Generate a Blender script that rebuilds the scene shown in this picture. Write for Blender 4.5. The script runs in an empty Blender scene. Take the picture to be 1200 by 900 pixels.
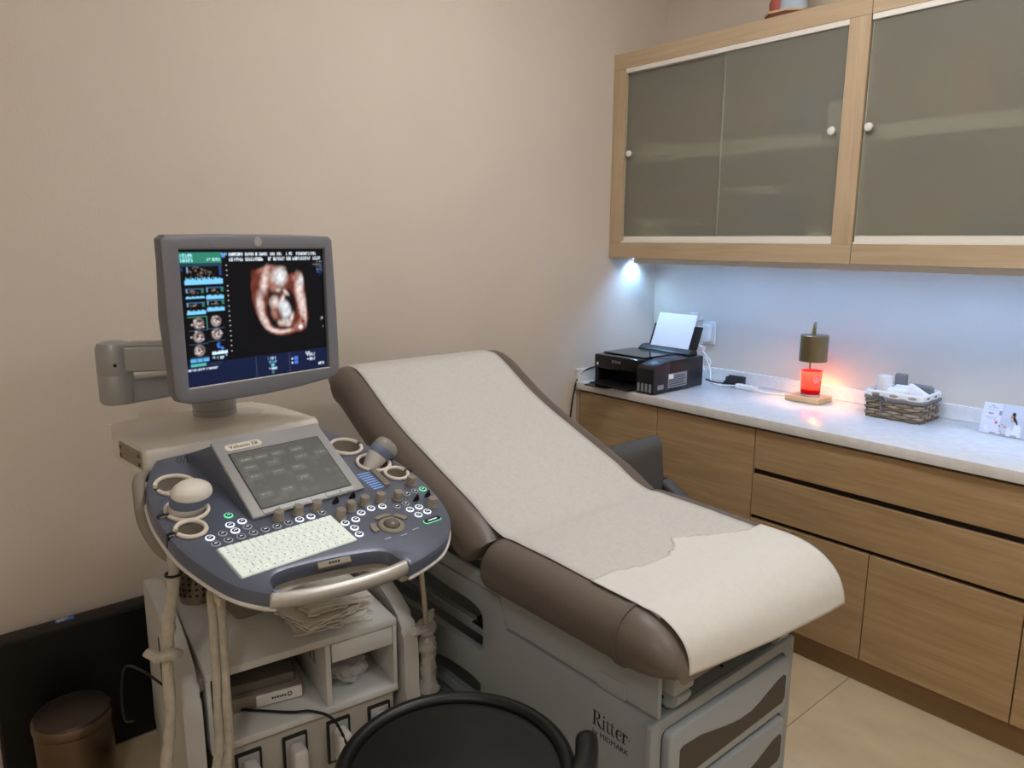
import bpy, bmesh, math, random
import numpy as np
from mathutils import Vector, Matrix, noise as mnoise

random.seed(5)
rng = np.random.default_rng(7)
sc = bpy.context.scene
COL = sc.collection
V = Vector
PI = math.pi

# ------------------------------------------------------------------ camera
F_PX, YAW, PITCH, ROLL = 867.2, 0.8649, 0.1912, 0.0054
CAM = V((2.3853, -2.9739, 1.5175))
fw = V((-math.sin(YAW)*math.cos(PITCH), math.cos(YAW)*math.cos(PITCH), -math.sin(PITCH)))
rt = fw.cross(V((0, 0, 1))).normalized()
up = rt.cross(fw)
rt, up = math.cos(ROLL)*rt+math.sin(ROLL)*up, -math.sin(ROLL)*rt+math.cos(ROLL)*up
cd = bpy.data.cameras.new('camera')
cd.sensor_width = 36.0
cd.lens = 36.0*F_PX/1200
cd.clip_start = 0.05
cam = bpy.data.objects.new('camera', cd)
COL.objects.link(cam)
cam.matrix_world = Matrix(((rt.x, up.x, -fw.x, CAM.x), (rt.y, up.y, -fw.y, CAM.y), (rt.z, up.z, -fw.z, CAM.z), (0, 0, 0, 1)))
sc.camera = cam

# ------------------------------------------------------------------ world, exposure
w = bpy.data.worlds.new('world')
sc.world = w
w.use_nodes = True
w.node_tree.nodes['Background'].inputs[0].default_value = (0.05, 0.05, 0.05, 1)
sc.view_settings.view_transform = 'Standard'
sc.view_settings.look = 'None'
sc.view_settings.gamma = 1.0
sc.view_settings.use_curve_mapping = False
sc.view_settings.exposure = 0.85
CEIL_POWER = 17.0      # emission of the opal ceiling domes
CEIL_SPOTS = [(1.25, -1.45), (2.75, -1.45), (2.75, -3.6)]
CEIL_COL = (0.985, 0.985, 1.0, 1)

# ------------------------------------------------------------------ helpers
def lin(c):
    if isinstance(c, str):
        c = c.lstrip('#'); c = [int(c[i:i+2], 16)/255 for i in (0, 2, 4)]
    return [x/12.92 if x <= 0.04045 else ((x+0.055)/1.055)**2.4 for x in c]

def mat(name, col, rough=0.5, metal=0.0, noise=None, bump=None, coat=0.0, emit=None, trans=0.0, ior=1.45, spec=None, alpha=1.0, sheen=0.0):
    m = bpy.data.materials.new(name); m.use_nodes = True
    nt = m.node_tree; b = nt.nodes['Principled BSDF']
    c = lin(col)
    b.inputs['Base Color'].default_value = (*c, 1)
    b.inputs['Roughness'].default_value = rough
    b.inputs['Metallic'].default_value = metal
    b.inputs['Coat Weight'].default_value = coat
    b.inputs['Transmission Weight'].default_value = trans
    b.inputs['IOR'].default_value = ior
    b.inputs['Alpha'].default_value = alpha
    if sheen: b.inputs['Sheen Weight'].default_value = sheen
    if spec is not None: b.inputs['Specular IOR Level'].default_value = spec
    if emit:
        b.inputs['Emission Color'].default_value = (*lin(emit[0]), 1); b.inputs['Emission Strength'].default_value = emit[1]
    if noise or bump:
        tc = nt.nodes.new('ShaderNodeTexCoord')
    if noise:       # (scale, amount[, stretch])
        n = nt.nodes.new('ShaderNodeTexNoise'); n.inputs['Scale'].default_value = noise[0]; n.inputs['Detail'].default_value = 6
        if len(noise) > 2:
            mp = nt.nodes.new('ShaderNodeMapping'); mp.inputs['Scale'].default_value = noise[2]
            nt.links.new(tc.outputs['Object'], mp.inputs[0]); nt.links.new(mp.outputs[0], n.inputs[0])
        else: nt.links.new(tc.outputs['Object'], n.inputs[0])
        r = nt.nodes.new('ShaderNodeValToRGB')
        a = noise[1]
        r.color_ramp.elements[0].position = 0.3; r.color_ramp.elements[1].position = 0.7
        r.color_ramp.elements[0].color = (*[x*(1-a) for x in c], 1); r.color_ramp.elements[1].color = (*[min(1, x*(1+a)) for x in c], 1)
        nt.links.new(n.outputs['Fac'], r.inputs[0]); nt.links.new(r.outputs[0], b.inputs['Base Color'])
    if bump:        # (scale, strength, distance)
        n2 = nt.nodes.new('ShaderNodeTexNoise'); n2.inputs['Scale'].default_value = bump[0]; n2.inputs['Detail'].default_value = 5
        nt.links.new(tc.outputs['Object'], n2.inputs[0])
        bp_ = nt.nodes.new('ShaderNodeBump'); bp_.inputs['Strength'].default_value = bump[1]; bp_.inputs['Distance'].default_value = bump[2] if len(bump) > 2 else 0.002
        nt.links.new(n2.outputs['Fac'], bp_.inputs['Height']); nt.links.new(bp_.outputs[0], b.inputs['Normal'])
    return m

def wood(name, dark, light, axis, rough=0.5):
    """oak: long grain along axis (0 x, 1 y, 2 z) with broad cathedral figure"""
    m = bpy.data.materials.new(name); m.use_nodes = True
    nt = m.node_tree; N = nt.nodes.new; b = nt.nodes['Principled BSDF']; Lk = nt.links.new
    tc = N('ShaderNodeTexCoord'); oi = N('ShaderNodeObjectInfo')
    off = N('ShaderNodeVectorMath'); off.operation = 'MULTIPLY_ADD'
    Lk(oi.outputs['Random'], off.inputs[0]); off.inputs[1].default_value = (7, 11, 5); Lk(tc.outputs['Object'], off.inputs[2])
    def mapped(s_long, s_cross):
        mp = N('ShaderNodeMapping'); s = [s_cross]*3; s[axis] = s_long
        mp.inputs['Scale'].default_value = s; Lk(off.outputs[0], mp.inputs[0]); return mp
    n1 = N('ShaderNodeTexNoise'); n1.inputs['Scale'].default_value = 1; n1.inputs['Detail'].default_value = 8; n1.inputs['Roughness'].default_value = .6
    Lk(mapped(4, 90).outputs[0], n1.inputs[0])
    n2 = N('ShaderNodeTexNoise'); n2.inputs['Scale'].default_value = 1; n2.inputs['Detail'].default_value = 4; n2.inputs['Distortion'].default_value = 1.2
    Lk(mapped(1.6, 14).outputs[0], n2.inputs[0])
    mx = N('ShaderNodeMath'); mx.operation = 'MULTIPLY_ADD'; mx.inputs[1].default_value = .5
    h = N('ShaderNodeMath'); h.operation = 'MULTIPLY'; h.inputs[1].default_value = .5
    Lk(n2.outputs['Fac'], h.inputs[0]); Lk(n1.outputs['Fac'], mx.inputs[0]); Lk(h.outputs[0], mx.inputs[2])
    r = N('ShaderNodeValToRGB'); r.color_ramp.elements[0].position = .32; r.color_ramp.elements[1].position = .68
    r.color_ramp.elements[0].color = (*lin(dark), 1); r.color_ramp.elements[1].color = (*lin(light), 1)
    Lk(mx.outputs[0], r.inputs[0]); Lk(r.outputs[0], b.inputs['Base Color'])
    bm_ = N('ShaderNodeBump'); bm_.inputs['Strength'].default_value = .15; bm_.inputs['Distance'].default_value = .001
    Lk(n1.outputs['Fac'], bm_.inputs['Height']); Lk(bm_.outputs[0], b.inputs['Normal'])
    b.inputs['Roughness'].default_value = rough
    return m

class MB:
    def __init__(s): s.v = []; s.f = []; s.mi = []
    def add(s, verts, faces, m=0, M=None):
        o = len(s.v)
        s.v += [(M @ V(p)) if M is not None else V(p) for p in verts]
        flip = M is not None and M.determinant() < 0
        for f in faces:
            s.f.append([o+i for i in (reversed(f) if flip else f)]); s.mi.append(m)
        return s
    def bm(s, b, m=0, M=None):
        b.verts.index_update()
        s.add([v.co.copy() for v in b.verts], [[v.index for v in f.verts] for f in b.faces], m, M); b.free(); return s
    def box(s, lo, hi, bev=0.0, seg=2, m=0, M=None):
        b = bmesh.new()
        x0, y0, z0 = lo; x1, y1, z1 = hi
        vs = [b.verts.new(q) for q in ((x0, y0, z0), (x1, y0, z0), (x1, y1, z0), (x0, y1, z0), (x0, y0, z1), (x1, y0, z1), (x1, y1, z1), (x0, y1, z1))]
        for f in ((3, 2, 1, 0), (4, 5, 6, 7), (0, 1, 5, 4), (1, 2, 6, 5), (2, 3, 7, 6), (3, 0, 4, 7)): b.faces.new([vs[i] for i in f])
        if bev: bmesh.ops.bevel(b, geom=list(b.edges), offset=bev, segments=seg, profile=.5, affect='EDGES')
        return s.bm(b, m, M)
    def prism(s, poly, z0, z1, bev=0.0, seg=2, m=0, M=None, which='both'):
        a = sum(poly[i][0]*poly[(i+1) % len(poly)][1]-poly[(i+1) % len(poly)][0]*poly[i][1] for i in range(len(poly)))
        if a < 0: poly = poly[::-1]
        b = bmesh.new()
        lo = [b.verts.new((x, y, z0)) for x, y in poly]; hi = [b.verts.new((x, y, z1)) for x, y in poly]
        n = len(poly)
        f0 = b.faces.new(lo[::-1]); f1 = b.faces.new(hi)
        for i in range(n): b.faces.new((lo[i], lo[(i+1) % n], hi[(i+1) % n], hi[i]))
        if bev:
            ed = set(f1.edges)
            if which == 'both': ed |= set(f0.edges)
            bmesh.ops.bevel(b, geom=list(ed), offset=bev, segments=seg, profile=.5, affect='EDGES')
        return s.bm(b, m, M)
    def tube(s, pts, r, n=10, m=0, M=None, closed=False, flat=1.0, ref=None):
        pts = [V(p) for p in pts]; k = len(pts)
        rr = r if isinstance(r, (list, tuple)) else [r]*k
        vs, fs = [], []
        prev = None
        for i, p in enumerate(pts):
            a = pts[(i-1) % k] if (closed or i > 0) else p; c = pts[(i+1) % k] if (closed or i < k-1) else p
            t = (c-a).normalized()
            if prev is None:
                u = V(ref) if ref else (V((0, 0, 1)) if abs(t.z) < .9 else V((1, 0, 0)))
            else: u = prev
            u = (u-t*u.dot(t)).normalized(); prev = u
            q = t.cross(u)
            for j in range(n):
                an = 2*PI*j/n
                vs.append(p+(u*math.cos(an)*flat+q*math.sin(an))*rr[i])
        for i in range(k if closed else k-1):
            for j in range(n):
                a = i*n+j; b_ = i*n+(j+1) % n; i2 = (i+1) % k
                fs.append((a, b_, i2*n+(j+1) % n, i2*n+j))
        if not closed: fs += [tuple(range(n-1, -1, -1)), tuple((k-1)*n+j for j in range(n))]
        return s.add(vs, fs, m, M)
    def lathe(s, prof, n=32, m=0, M=None, sx=1.0, sy=1.0, cap=True):
        vs, fs = [], []
        k = len(prof)
        for r, z in prof:
            for j in range(n):
                an = 2*PI*j/n; vs.append((max(r, 1e-5)*math.cos(an)*sx, max(r, 1e-5)*math.sin(an)*sy, z))
        for i in range(k-1):
            for j in range(n):
                fs.append((i*n+j, i*n+(j+1) % n, (i+1)*n+(j+1) % n, (i+1)*n+j))
        fs.append(tuple(range(n-1, -1, -1)))
        if cap: fs.append(tuple((k-1)*n+j for j in range(n)))
        return s.add(vs, fs, m, M)
    def loft(s, rings, m=0, M=None, caps=True):
        n = len(rings[0]); k = len(rings); vs = [p for r in rings for p in r]; fs = []
        for i in range(k-1):
            for j in range(n): fs.append((i*n+j, i*n+(j+1) % n, (i+1)*n+(j+1) % n, (i+1)*n+j))
        if caps: fs += [tuple(range(n-1, -1, -1)), tuple((k-1)*n+j for j in range(n))]
        return s.add(vs, fs, m, M)
    def grid(s, rows, m=0, M=None):
        n = len(rows[0]); vs = [p for r in rows for p in r]
        fs = [(i*n+j, i*n+j+1, (i+1)*n+j+1, (i+1)*n+j) for i in range(len(rows)-1) for j in range(n-1)]
        return s.add(vs, fs, m, M)
    def plate(s, outer, holes, z0, z1, bev=0.0, m=0, M=None):
        """slab in local xy with real holes; rounded upper rim"""
        def area(p): return sum(p[i][0]*p[(i+1) % len(p)][1]-p[(i+1) % len(p)][0]*p[i][1] for i in range(len(p)))
        if area(outer) < 0: outer = outer[::-1]
        holes = [h if area(h) < 0 else h[::-1] for h in holes]
        def inset(p, d):
            n = len(p); out = []
            for i in range(n):
                a, b_, c = V((*p[i-1], 0)), V((*p[i], 0)), V((*p[(i+1) % n], 0))
                t = ((b_-a).normalized()+(c-b_).normalized())
                t = t.normalized() if t.length > 1e-6 else (c-b_).normalized()
                out.append((b_.x-t.y*d, b_.y+t.x*d))
            return out
        loops = [outer]+holes
        if bev:
            steps = [(0, z0), (0, z1-bev), (bev*.3, z1-bev*.3), (bev, z1)]
        else: steps = [(0, z0), (0, z1)]
        b = bmesh.new(); top_edges = []; bot_edges = []
        for lp in loops:
            rings = [[b.verts.new((x, y, z)) for x, y in inset(lp, d)] for d, z in steps]
            n = len(lp)
            for q in range(len(rings)-1):
                for i in range(n): b.faces.new((rings[q][i], rings[q][(i+1) % n], rings[q+1][(i+1) % n], rings[q+1][i]))
            for i in range(n):
                top_edges.append(b.edges.get((rings[-1][i], rings[-1][(i+1) % n])))
                bot_edges.append(b.edges.get((rings[0][i], rings[0][(i+1) % n])))
        bmesh.ops.triangle_fill(b, use_beauty=True, use_dissolve=False, edges=top_edges, normal=(0, 0, 1))
        bmesh.ops.triangle_fill(b, use_beauty=True, use_dissolve=False, edges=bot_edges, normal=(0, 0, -1))
        bmesh.ops.recalc_face_normals(b, faces=list(b.faces))
        return s.bm(b, m, M)
    def mesh(s, name, mats, sharp=35):
        me = bpy.data.meshes.new(name)
        me.from_pydata([tuple(p) for p in s.v], [], s.f)
        for x in (mats if isinstance(mats, (list, tuple)) else [mats]): me.materials.append(x)
        me.polygons.foreach_set('material_index', s.mi)
        me.polygons.foreach_set('use_smooth', [True]*len(s.f))
        me.update()
        try: me.set_sharp_from_angle(angle=math.radians(sharp))
        except Exception: pass
        return me
    def build(s, name, mats, parent=None, sharp=35):
        lo = V([min(p[i] for p in s.v) for i in range(3)]); hi = V([max(p[i] for p in s.v) for i in range(3)])
        c = V(((lo.x+hi.x)/2, (lo.y+hi.y)/2, lo.z))
        s.v = [p-c for p in s.v]
        return place(s.mesh(name, mats, sharp), name, Matrix.Translation(c), parent)

WL = {}
def place(me, name, M, parent=None):
    """object from mesh at a world matrix; parents carry translation only"""
    o = bpy.data.objects.new(name, me); COL.objects.link(o)
    base = V((0, 0, 0))
    if parent is not None:
        o.parent = parent; base = WL[parent]
    o.matrix_basis = Matrix.Translation(-base) @ M
    WL[o] = M.translation.copy()
    return o

def thing(name, label, cat, loc, group=None):
    o = bpy.data.objects.new(name, None); COL.objects.link(o); o.location = loc; o.empty_display_size = .05
    WL[o] = V(loc); return tag(o, label, cat, group)
def tag(o, label, cat, group=None):
    o['label'] = label; o['category'] = cat
    if group: o['group'] = group
    return o
def struct(o): o['kind'] = 'structure'; return o

def frame(o, x, y, z):
    x, y, z = V(x), V(y), V(z)
    return Matrix(((x.x, y.x, z.x, o[0]), (x.y, y.y, z.y, o[1]), (x.z, y.z, z.z, o[2]), (0, 0, 0, 1)))
def T(*a): return Matrix.Translation(V(a))
def RZ(a): return Matrix.Rotation(a, 4, 'Z')

def spline(pts, n=8, closed=False):
    pts = [V(p) for p in pts]; k = len(pts); out = []
    for i in range(k if closed else k-1):
        g = lambda j: pts[j % k] if closed else pts[min(max(j, 0), k-1)]
        a, b, c, d = g(i-1), g(i), g(i+1), g(i+2)
        for j in range(n):
            t = j/n
            out.append(.5*((2*b)+(c-a)*t+(2*a-5*b+4*c-d)*t*t+(3*b-a-3*c+d)*t**3))
    if not closed: out.append(pts[-1])
    return out
def spline2(pts, n=6, closed=True): return [(p.x, p.y) for p in spline([(*q, 0) for q in pts], n, closed)]
def circle(cx, cy, rx, ry=None, n=28): return [(cx+rx*math.cos(2*PI*i/n), cy+(ry or rx)*math.sin(2*PI*i/n)) for i in range(n)]
def rrect(x0, y0, x1, y1, r, n=4):
    out = []
    for cx, cy, a in ((x1-r, y1-r, 0), (x0+r, y1-r, 1), (x0+r, y0+r, 2), (x1-r, y0+r, 3)):
        for i in range(n+1):
            an = PI/2*(a+i/n); out.append((cx+r*math.cos(an), cy+r*math.sin(an)))
    return out
def nz(p, s=1.0): return mnoise.noise(V(p)*s)

def text(name, body, size, M, m, parent=None, ext=.0002, align='CENTER'):
    cu = bpy.data.curves.new('t', 'FONT'); cu.body = body; cu.size = size; cu.align_x = align; cu.align_y = 'CENTER'; cu.extrude = ext; cu.resolution_u = 3
    ob = bpy.data.objects.new('t', cu); COL.objects.link(ob)
    dg = bpy.context.evaluated_depsgraph_get()
    me = bpy.data.meshes.new_from_object(ob.evaluated_get(dg))
    bpy.data.objects.remove(ob); bpy.data.curves.remove(cu)
    me.name = name; me.materials.clear(); me.materials.append(m)
    return place(me, name, M, parent)

def raster(name, img, M, sx, sy, m, parent=None):
    """flat print: a fine grid of faces coloured from a numpy picture (row 0 on top), on local xy, centred"""
    h, w_, _ = img.shape
    xs = np.linspace(-sx/2, sx/2, w_+1); ys = np.linspace(sy/2, -sy/2, h+1)
    gx, gy = np.meshgrid(xs, ys)
    co = np.stack([gx, gy, np.zeros_like(gx)], -1).reshape(-1, 3)
    i = np.arange(h)[:, None]*(w_+1)+np.arange(w_)[None, :]
    q = np.stack([i, i+w_+1, i+w_+2, i+1], -1).reshape(-1, 4)
    me = bpy.data.meshes.new(name)
    me.from_pydata(co.tolist(), [], q.tolist())
    at = me.color_attributes.new('print', 'FLOAT_COLOR', 'CORNER')
    c = np.ones((h*w_, 4, 4), np.float32); c[:, :, :3] = img.reshape(-1, 1, 3)
    at.data.foreach_set('color', c.ravel())
    me.materials.append(m); me.update()
    return place(me, name, M, parent)

def print_mat(name, emit=0.0, rough=.5, base=1.0, spec=.5):
    m = bpy.data.materials.new(name); m.use_nodes = True; nt = m.node_tree; b = nt.nodes['Principled BSDF']
    a = nt.nodes.new('ShaderNodeVertexColor'); a.layer_name = 'print'
    if base: nt.links.new(a.outputs[0], b.inputs['Base Color'])
    else: b.inputs['Base Color'].default_value = (.002, .002, .003, 1)
    if emit:
        nt.links.new(a.outputs[0], b.inputs['Emission Color']); b.inputs['Emission Strength'].default_value = emit
    b.inputs['Roughness'].default_value = rough; b.inputs['Specular IOR Level'].default_value = spec
    return m

# picture painting (numpy): s to the right 0..1, t down 0..1
class Pic:
    def __init__(s, w_, h, bg): s.a = np.zeros((h, w_, 3)); s.a[:] = lin(bg); s.w, s.h = w_, h; s.S, s.Tt = np.meshgrid((np.arange(w_)+.5)/w_, (np.arange(h)+.5)/h)
    def mix(s, k, c): k = np.clip(k, 0, 1)[..., None]; s.a = s.a*(1-k)+np.array(lin(c))*k
    def rect(s, x0, y0, x1, y1, c, k=1.0): s.mix(((s.S >= x0) & (s.S <= x1) & (s.Tt >= y0) & (s.Tt <= y1))*k, c)
    def ell(s, cx, cy, rx, ry, c, rot=0, soft=.25, k=1.0):
        dx, dy = (s.S-cx)*s.w/s.h, s.Tt-cy; ca, sa = math.cos(rot), math.sin(rot)
        d = np.sqrt(((dx*ca+dy*sa)/rx)**2+((-dx*sa+dy*ca)/ry)**2)
        s.mix((1-d)/soft*k if k == 1 else np.clip((1-d)/soft, 0, 1)*k, c)
    def poly(s, pts, c, k=1.0):
        ins = np.zeros(s.S.shape, bool); n = len(pts)
        for i in range(n):
            (x0, y0), (x1, y1) = pts[i], pts[(i+1) % n]
            cond = (y0 > s.Tt) != (y1 > s.Tt)
            with np.errstate(divide='ignore', invalid='ignore'): xi = (x1-x0)*(s.Tt-y0)/(y1-y0+1e-12)+x0
            ins ^= cond & (s.S < xi)
        s.mix(ins*k, c)
    def glyphs(s, x0, y0, x1, h, c, seed=0, fill=.72):
        r = np.random.default_rng(seed); x = x0; cw = h*.55*s.h/s.w
        while x < x1:
            if r.random() > .12:
                for q in range(3):
                    if r.random() < fill: s.rect(x, y0+h*q/3, x+cw*.8, y0+h*(q+.75)/3, c, .9)
                s.rect(x, y0, x+cw*.35, y0+h, c, .7)
            x += cw
    def blur(s, n=1):
        for _ in range(n):
            a = np.pad(s.a, ((1, 1), (1, 1), (0, 0)), 'edge')
            s.a = (a[:-2, 1:-1]+a[2:, 1:-1]+a[1:-1, :-2]+a[1:-1, 2:]+2*a[1:-1, 1:-1])/6

# ------------------------------------------------------------------ materials
M_wall = mat('wallpaper', '#d8ccbd', .8, noise=(3, .02), bump=(160, .25, .002))
M_ceil = mat('ceiling_paint', '#e6e0d6', .9)
M_floor = mat('beige_stone_tile', '#cdbb9b', .35, noise=(5, .10, (1, 2.2, 1)), bump=(40, .05, .001))
M_grout = mat('grout', '#4a4136', .9)
M_oak_x = wood('oak_grain_along', '#9c7f59', '#bd9f77', 0)
M_oak_z = wood('oak_grain_upright', '#b39a7a', '#cbb596', 2)
M_oak_ux = wood('oak_light_along', '#b39a7a', '#cbb596', 0)
M_oak_plinth = wood('oak_plinth', '#7d6040', '#93734d', 0)
M_carcass = mat('dark_carcass', '#2a2018', .8)
M_white = mat('white_plastic', '#e9e6e0', .4)
M_track = mat('white_track', '#ece7de', .45)
M_stone = mat('speckled_quartz', '#e3e1de', .2, noise=(38, .06))
M_quartz_edge = M_stone
M_black = mat('black_plastic', '#141414', .42)
M_blackm = mat('black_matte', '#0d0d0e', .65)
M_gloss = mat('black_gloss', '#0a0a0b', .12)
M_printer = mat('printer_black', '#17161a', .38, bump=(300, .1, .0005))
M_tvback = mat('tv_black', '#060607', .5)
M_tvtop = mat('tv_top_edge', '#2c2926', .6)
M_beige = mat('machine_beige', '#cfcbc4', .45, bump=(500, .05, .0003))
M_beigel = mat('machine_ivory', '#e0dacf', .45)
M_cartw = mat('cart_offwhite', '#cdccc8', .5, noise=(9, .05))
M_cartg = mat('cart_grey', '#8d8478', .6)
M_blue = mat('console_blue_grey', '#626878', .33, metal=.2, bump=(700, .04, .0003))
M_bluedk = mat('console_dark_blue', '#33374a', .45)
M_silver = mat('silver_paint', '#a6a6a5', .38, metal=.25)
M_silverl = mat('grip_silver', '#c2bfb8', .34, metal=.45)
M_mon = mat('monitor_grey', '#75757b', .42, metal=.1)
M_monlip = mat('monitor_lip', '#b9b4ad', .4, metal=.3)
M_knob = mat('knob_taupe', '#8e8678', .5)
M_ringb = mat('holder_ring', '#e0d6c5', .5)
M_cup = mat('holder_cup', '#8f8478', .7)
M_key = mat('lit_key', '#e9efe8', .5, emit=('#dff2ea', .13))
M_keybed = mat('key_bed', '#8f9a94', .6)
M_btn = mat('button_dark', '#0d0f12', .3)
M_btnring = mat('button_ring', '#a9b2bd', .4)
M_btnlit = mat('button_ring_lit', '#eef4fb', .4, emit=('#e6f0ff', .38))
M_btngreen = mat('button_ring_green', '#7fe0b0', .4, emit=('#55d79a', .4))
M_glyph = mat('button_mark', '#dfe6ee', .4, emit=('#dfe9f5', .3))
M_steel = mat('brushed_steel', '#b6a898', .3, metal=1.0)
M_bronze = mat('bronze_steel', '#7d6d5f', .3, metal=1.0)
M_binlid = mat('bin_lid', '#4a413c', .35, metal=.6)
M_leather = mat('taupe_vinyl', '#6b6057', .42, bump=(220, .12, .0008))
M_leather2 = mat('taupe_vinyl_shell', '#655b52', .55)
M_tbase = mat('table_grey', '#989ea1', .45)
M_tbase2 = mat('table_grey_plate', '#a0a6a9', .45)
M_inset = mat('drawer_inset', '#4a423a', .5)
M_dark = mat('slot_black', '#121110', .8)  # matte near-black of the printer's tray slot
M_paper = mat('exam_paper', '#cdcac4', .9, noise=(90, .045), bump=(70, .25, .002))
M_paper2 = mat('exam_paper_top', '#dedcd6', .9, noise=(60, .02), bump=(40, .2, .002))
M_stool = mat('black_vinyl', '#0f0f10', .4, bump=(160, .12, .0008))
M_chair = mat('charcoal_vinyl', '#565450', .5, bump=(120, .15, .001))
M_chrome = mat('chrome', '#cfcfcf', .15, metal=1.0)
M_cable = mat('beige_cable', '#b8b0a1', .55, noise=(60, .12))
M_cablebk = mat('black_cable', '#0c0c0c', .5)
M_cablewh = mat('white_cable', '#e8e5e2', .45)
M_bag = mat('clear_plastic', '#f4f2ee', .2, trans=.62, ior=1.2)
M_film = mat('plastic_film', '#d8d1c2', .3, trans=.35, ior=1.1)
M_towel = mat('paper_towel', '#e2ddd5', .9, bump=(300, .5, .002))
M_cloth = mat('white_terry', '#efeae4', .95, bump=(260, .6, .002), sheen=.3)
M_wicker = mat('wicker_grey', '#a3937f', .75, noise=(40, .25))
M_wicker2 = mat('wicker_dark', '#7d6f5f', .8, noise=(40, .2))
M_ribbon = mat('grey_felt', '#7c7a79', .95)
M_pine = mat('pale_wood', '#d9b98a', .55, noise=(12, .1, (1, 8, 8)))
M_brass = mat('antique_brass', '#9a8c6c', .3, metal=1.0)
M_print = mat('printed_black', '#151515', .6)
M_printg = mat('printed_grey', '#3f3f3f', .6)
M_sheet = mat('blank_sheet', '#eef2f5', .85)
M_labelgrey = mat('label_grey', '#8d8f93', .5)
M_pink = mat('pink_plug', '#e3c4c0', .5)

def glass_mat():
    return mat('frosted_glass', '#cccbbf', .30, trans=.75, ior=1.12, spec=.35)
M_glass = glass_mat()
M_glassedge = mat('glass_edge', '#a9b3a6', .3)

# ------------------------------------------------------------------ room shell
RX, RY, RZ_ = 3.9, -4.7, 2.72
def slab(name, lo, hi, m): return struct(MB().box(lo, hi).build(name, m))
slab('wall_left', (-.12, RY-.12, -.05), (0, .12, RZ_), M_wall)
slab('wall_back', (0, 0, -.05), (RX, .12, RZ_), M_wall)
slab('wall_right', (RX, RY-.12, -.05), (RX+.12, .12, RZ_), M_wall)
slab('wall_front', (0, RY-.12, -.05), (RX, RY, RZ_), M_wall)
slab('ceiling', (-.12, RY-.12, RZ_), (RX+.12, .12, RZ_+.1), M_ceil)
fl = slab('floor', (0, RY, -.05), (RX, 0, -.003), M_grout)
xs = [0, .551, 1.351, 2.151, 2.951, 3.751, RX]; ys = [0, -.45, -1.25, -2.05, -2.85, -3.65, -4.45, RY]
for i in range(len(xs)-1):
    for j in range(len(ys)-1):
        g = .0011
        MB().box((xs[i]+g, ys[j+1]+g, -.02), (xs[i+1]-g, ys[j]-g, 0), .0006, 1).build('tile', M_floor, fl)

# ceiling light panels: they light the room
M_diff = mat('light_diffuser', '#ffffff', .6)
_b = M_diff.node_tree.nodes['Principled BSDF']; _b.inputs['Emission Color'].default_value = CEIL_COL; _b.inputs['Emission Strength'].default_value = CEIL_POWER
for cx, cy in CEIL_SPOTS:
    t = thing('ceiling_light', 'round white opal dome light mounted on the ceiling', 'light', (cx, cy, RZ_-.16), 'ceiling dome lights')
    MB().lathe([(0, RZ_-.025), (.205, RZ_-.025), (.215, RZ_-.018), (.215, RZ_-.001), (0, RZ_-.0005)], 48, M=T(cx, cy, 0)).build('mounting_plate', M_white, t)
    MB().lathe([(0, RZ_-.155), (.07, RZ_-.150), (.13, RZ_-.132), (.17, RZ_-.100), (.193, RZ_-.060), (.196, RZ_-.026), (0, RZ_-.0255)], 48, M=T(cx, cy, 0)).build('diffuser', M_diff, t)

# ------------------------------------------------------------------ base cabinets, worktop
YF = -.545
def base_cabinet(label, x0, x1, fronts):
    t = thing('base_cabinet', label, 'cabinet', ((x0+x1)/2, -.27, .1))
    MB().box((x0+.002, YF+.02, .10), (x1-.002, -.005, .842)).build('body', M_carcass, t)
    for kind, a, b, z0, z1 in fronts:
        MB().box((a+.0018, YF, z0), (b-.0018, YF+.019, z1), .0012, 1).build(kind, M_oak_x, t)
base_cabinet('oak base cabinet with two tall doors under the printer', .022, .938, [('door', .024, .478, .102, .832), ('door', .478, .938, .102, .832)])
base_cabinet('oak base cabinet with two long drawers above two doors', .938, 1.842, [('drawer_front', .938, 1.842, .683, .832), ('drawer_front', .938, 1.842, .502, .661), ('door', .938, 1.390, .102, .486), ('door', 1.390, 1.842, .102, .486)])
base_cabinet('oak base cabinet beside the brochure end of the worktop', 1.842, 2.75, [('drawer_front', 1.842, 2.75, .683, .832), ('drawer_front', 1.842, 2.75, .502, .661), ('door', 1.842, 2.296, .102, .486), ('door', 2.296, 2.75, .102, .486)])
MB().box((0.001, YF, .10), (.022, YF+.3, .842)).build('filler_strip', M_oak_z); o = bpy.data.objects['filler_strip']; tag(o, 'narrow wooden filler strip between the wall and the base cabinet', 'filler strip')
o = MB().box((.001, -.51, 0), (2.75, -.49, .099), .001, 1).build('plinth_board', M_oak_plinth); tag(o, 'dark oak plinth board along the floor under the base cabinets', 'plinth')
t = thing('worktop', 'pale speckled stone worktop with low backsplash over the base cabinets', 'worktop', (1.37, -.28, .845))
MB().box((.001, -.562, .844), (2.76, -.001, .88), .002, 2).build('slab', M_stone, t)
MB().box((.019, -.018, .8802), (2.76, -.001, .935), .0015, 1).build('backsplash', M_stone, t)
MB().box((.001, -.555, .8802), (.018, -.001, .935), .0015, 1).build('side_splash', M_stone, t)

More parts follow.
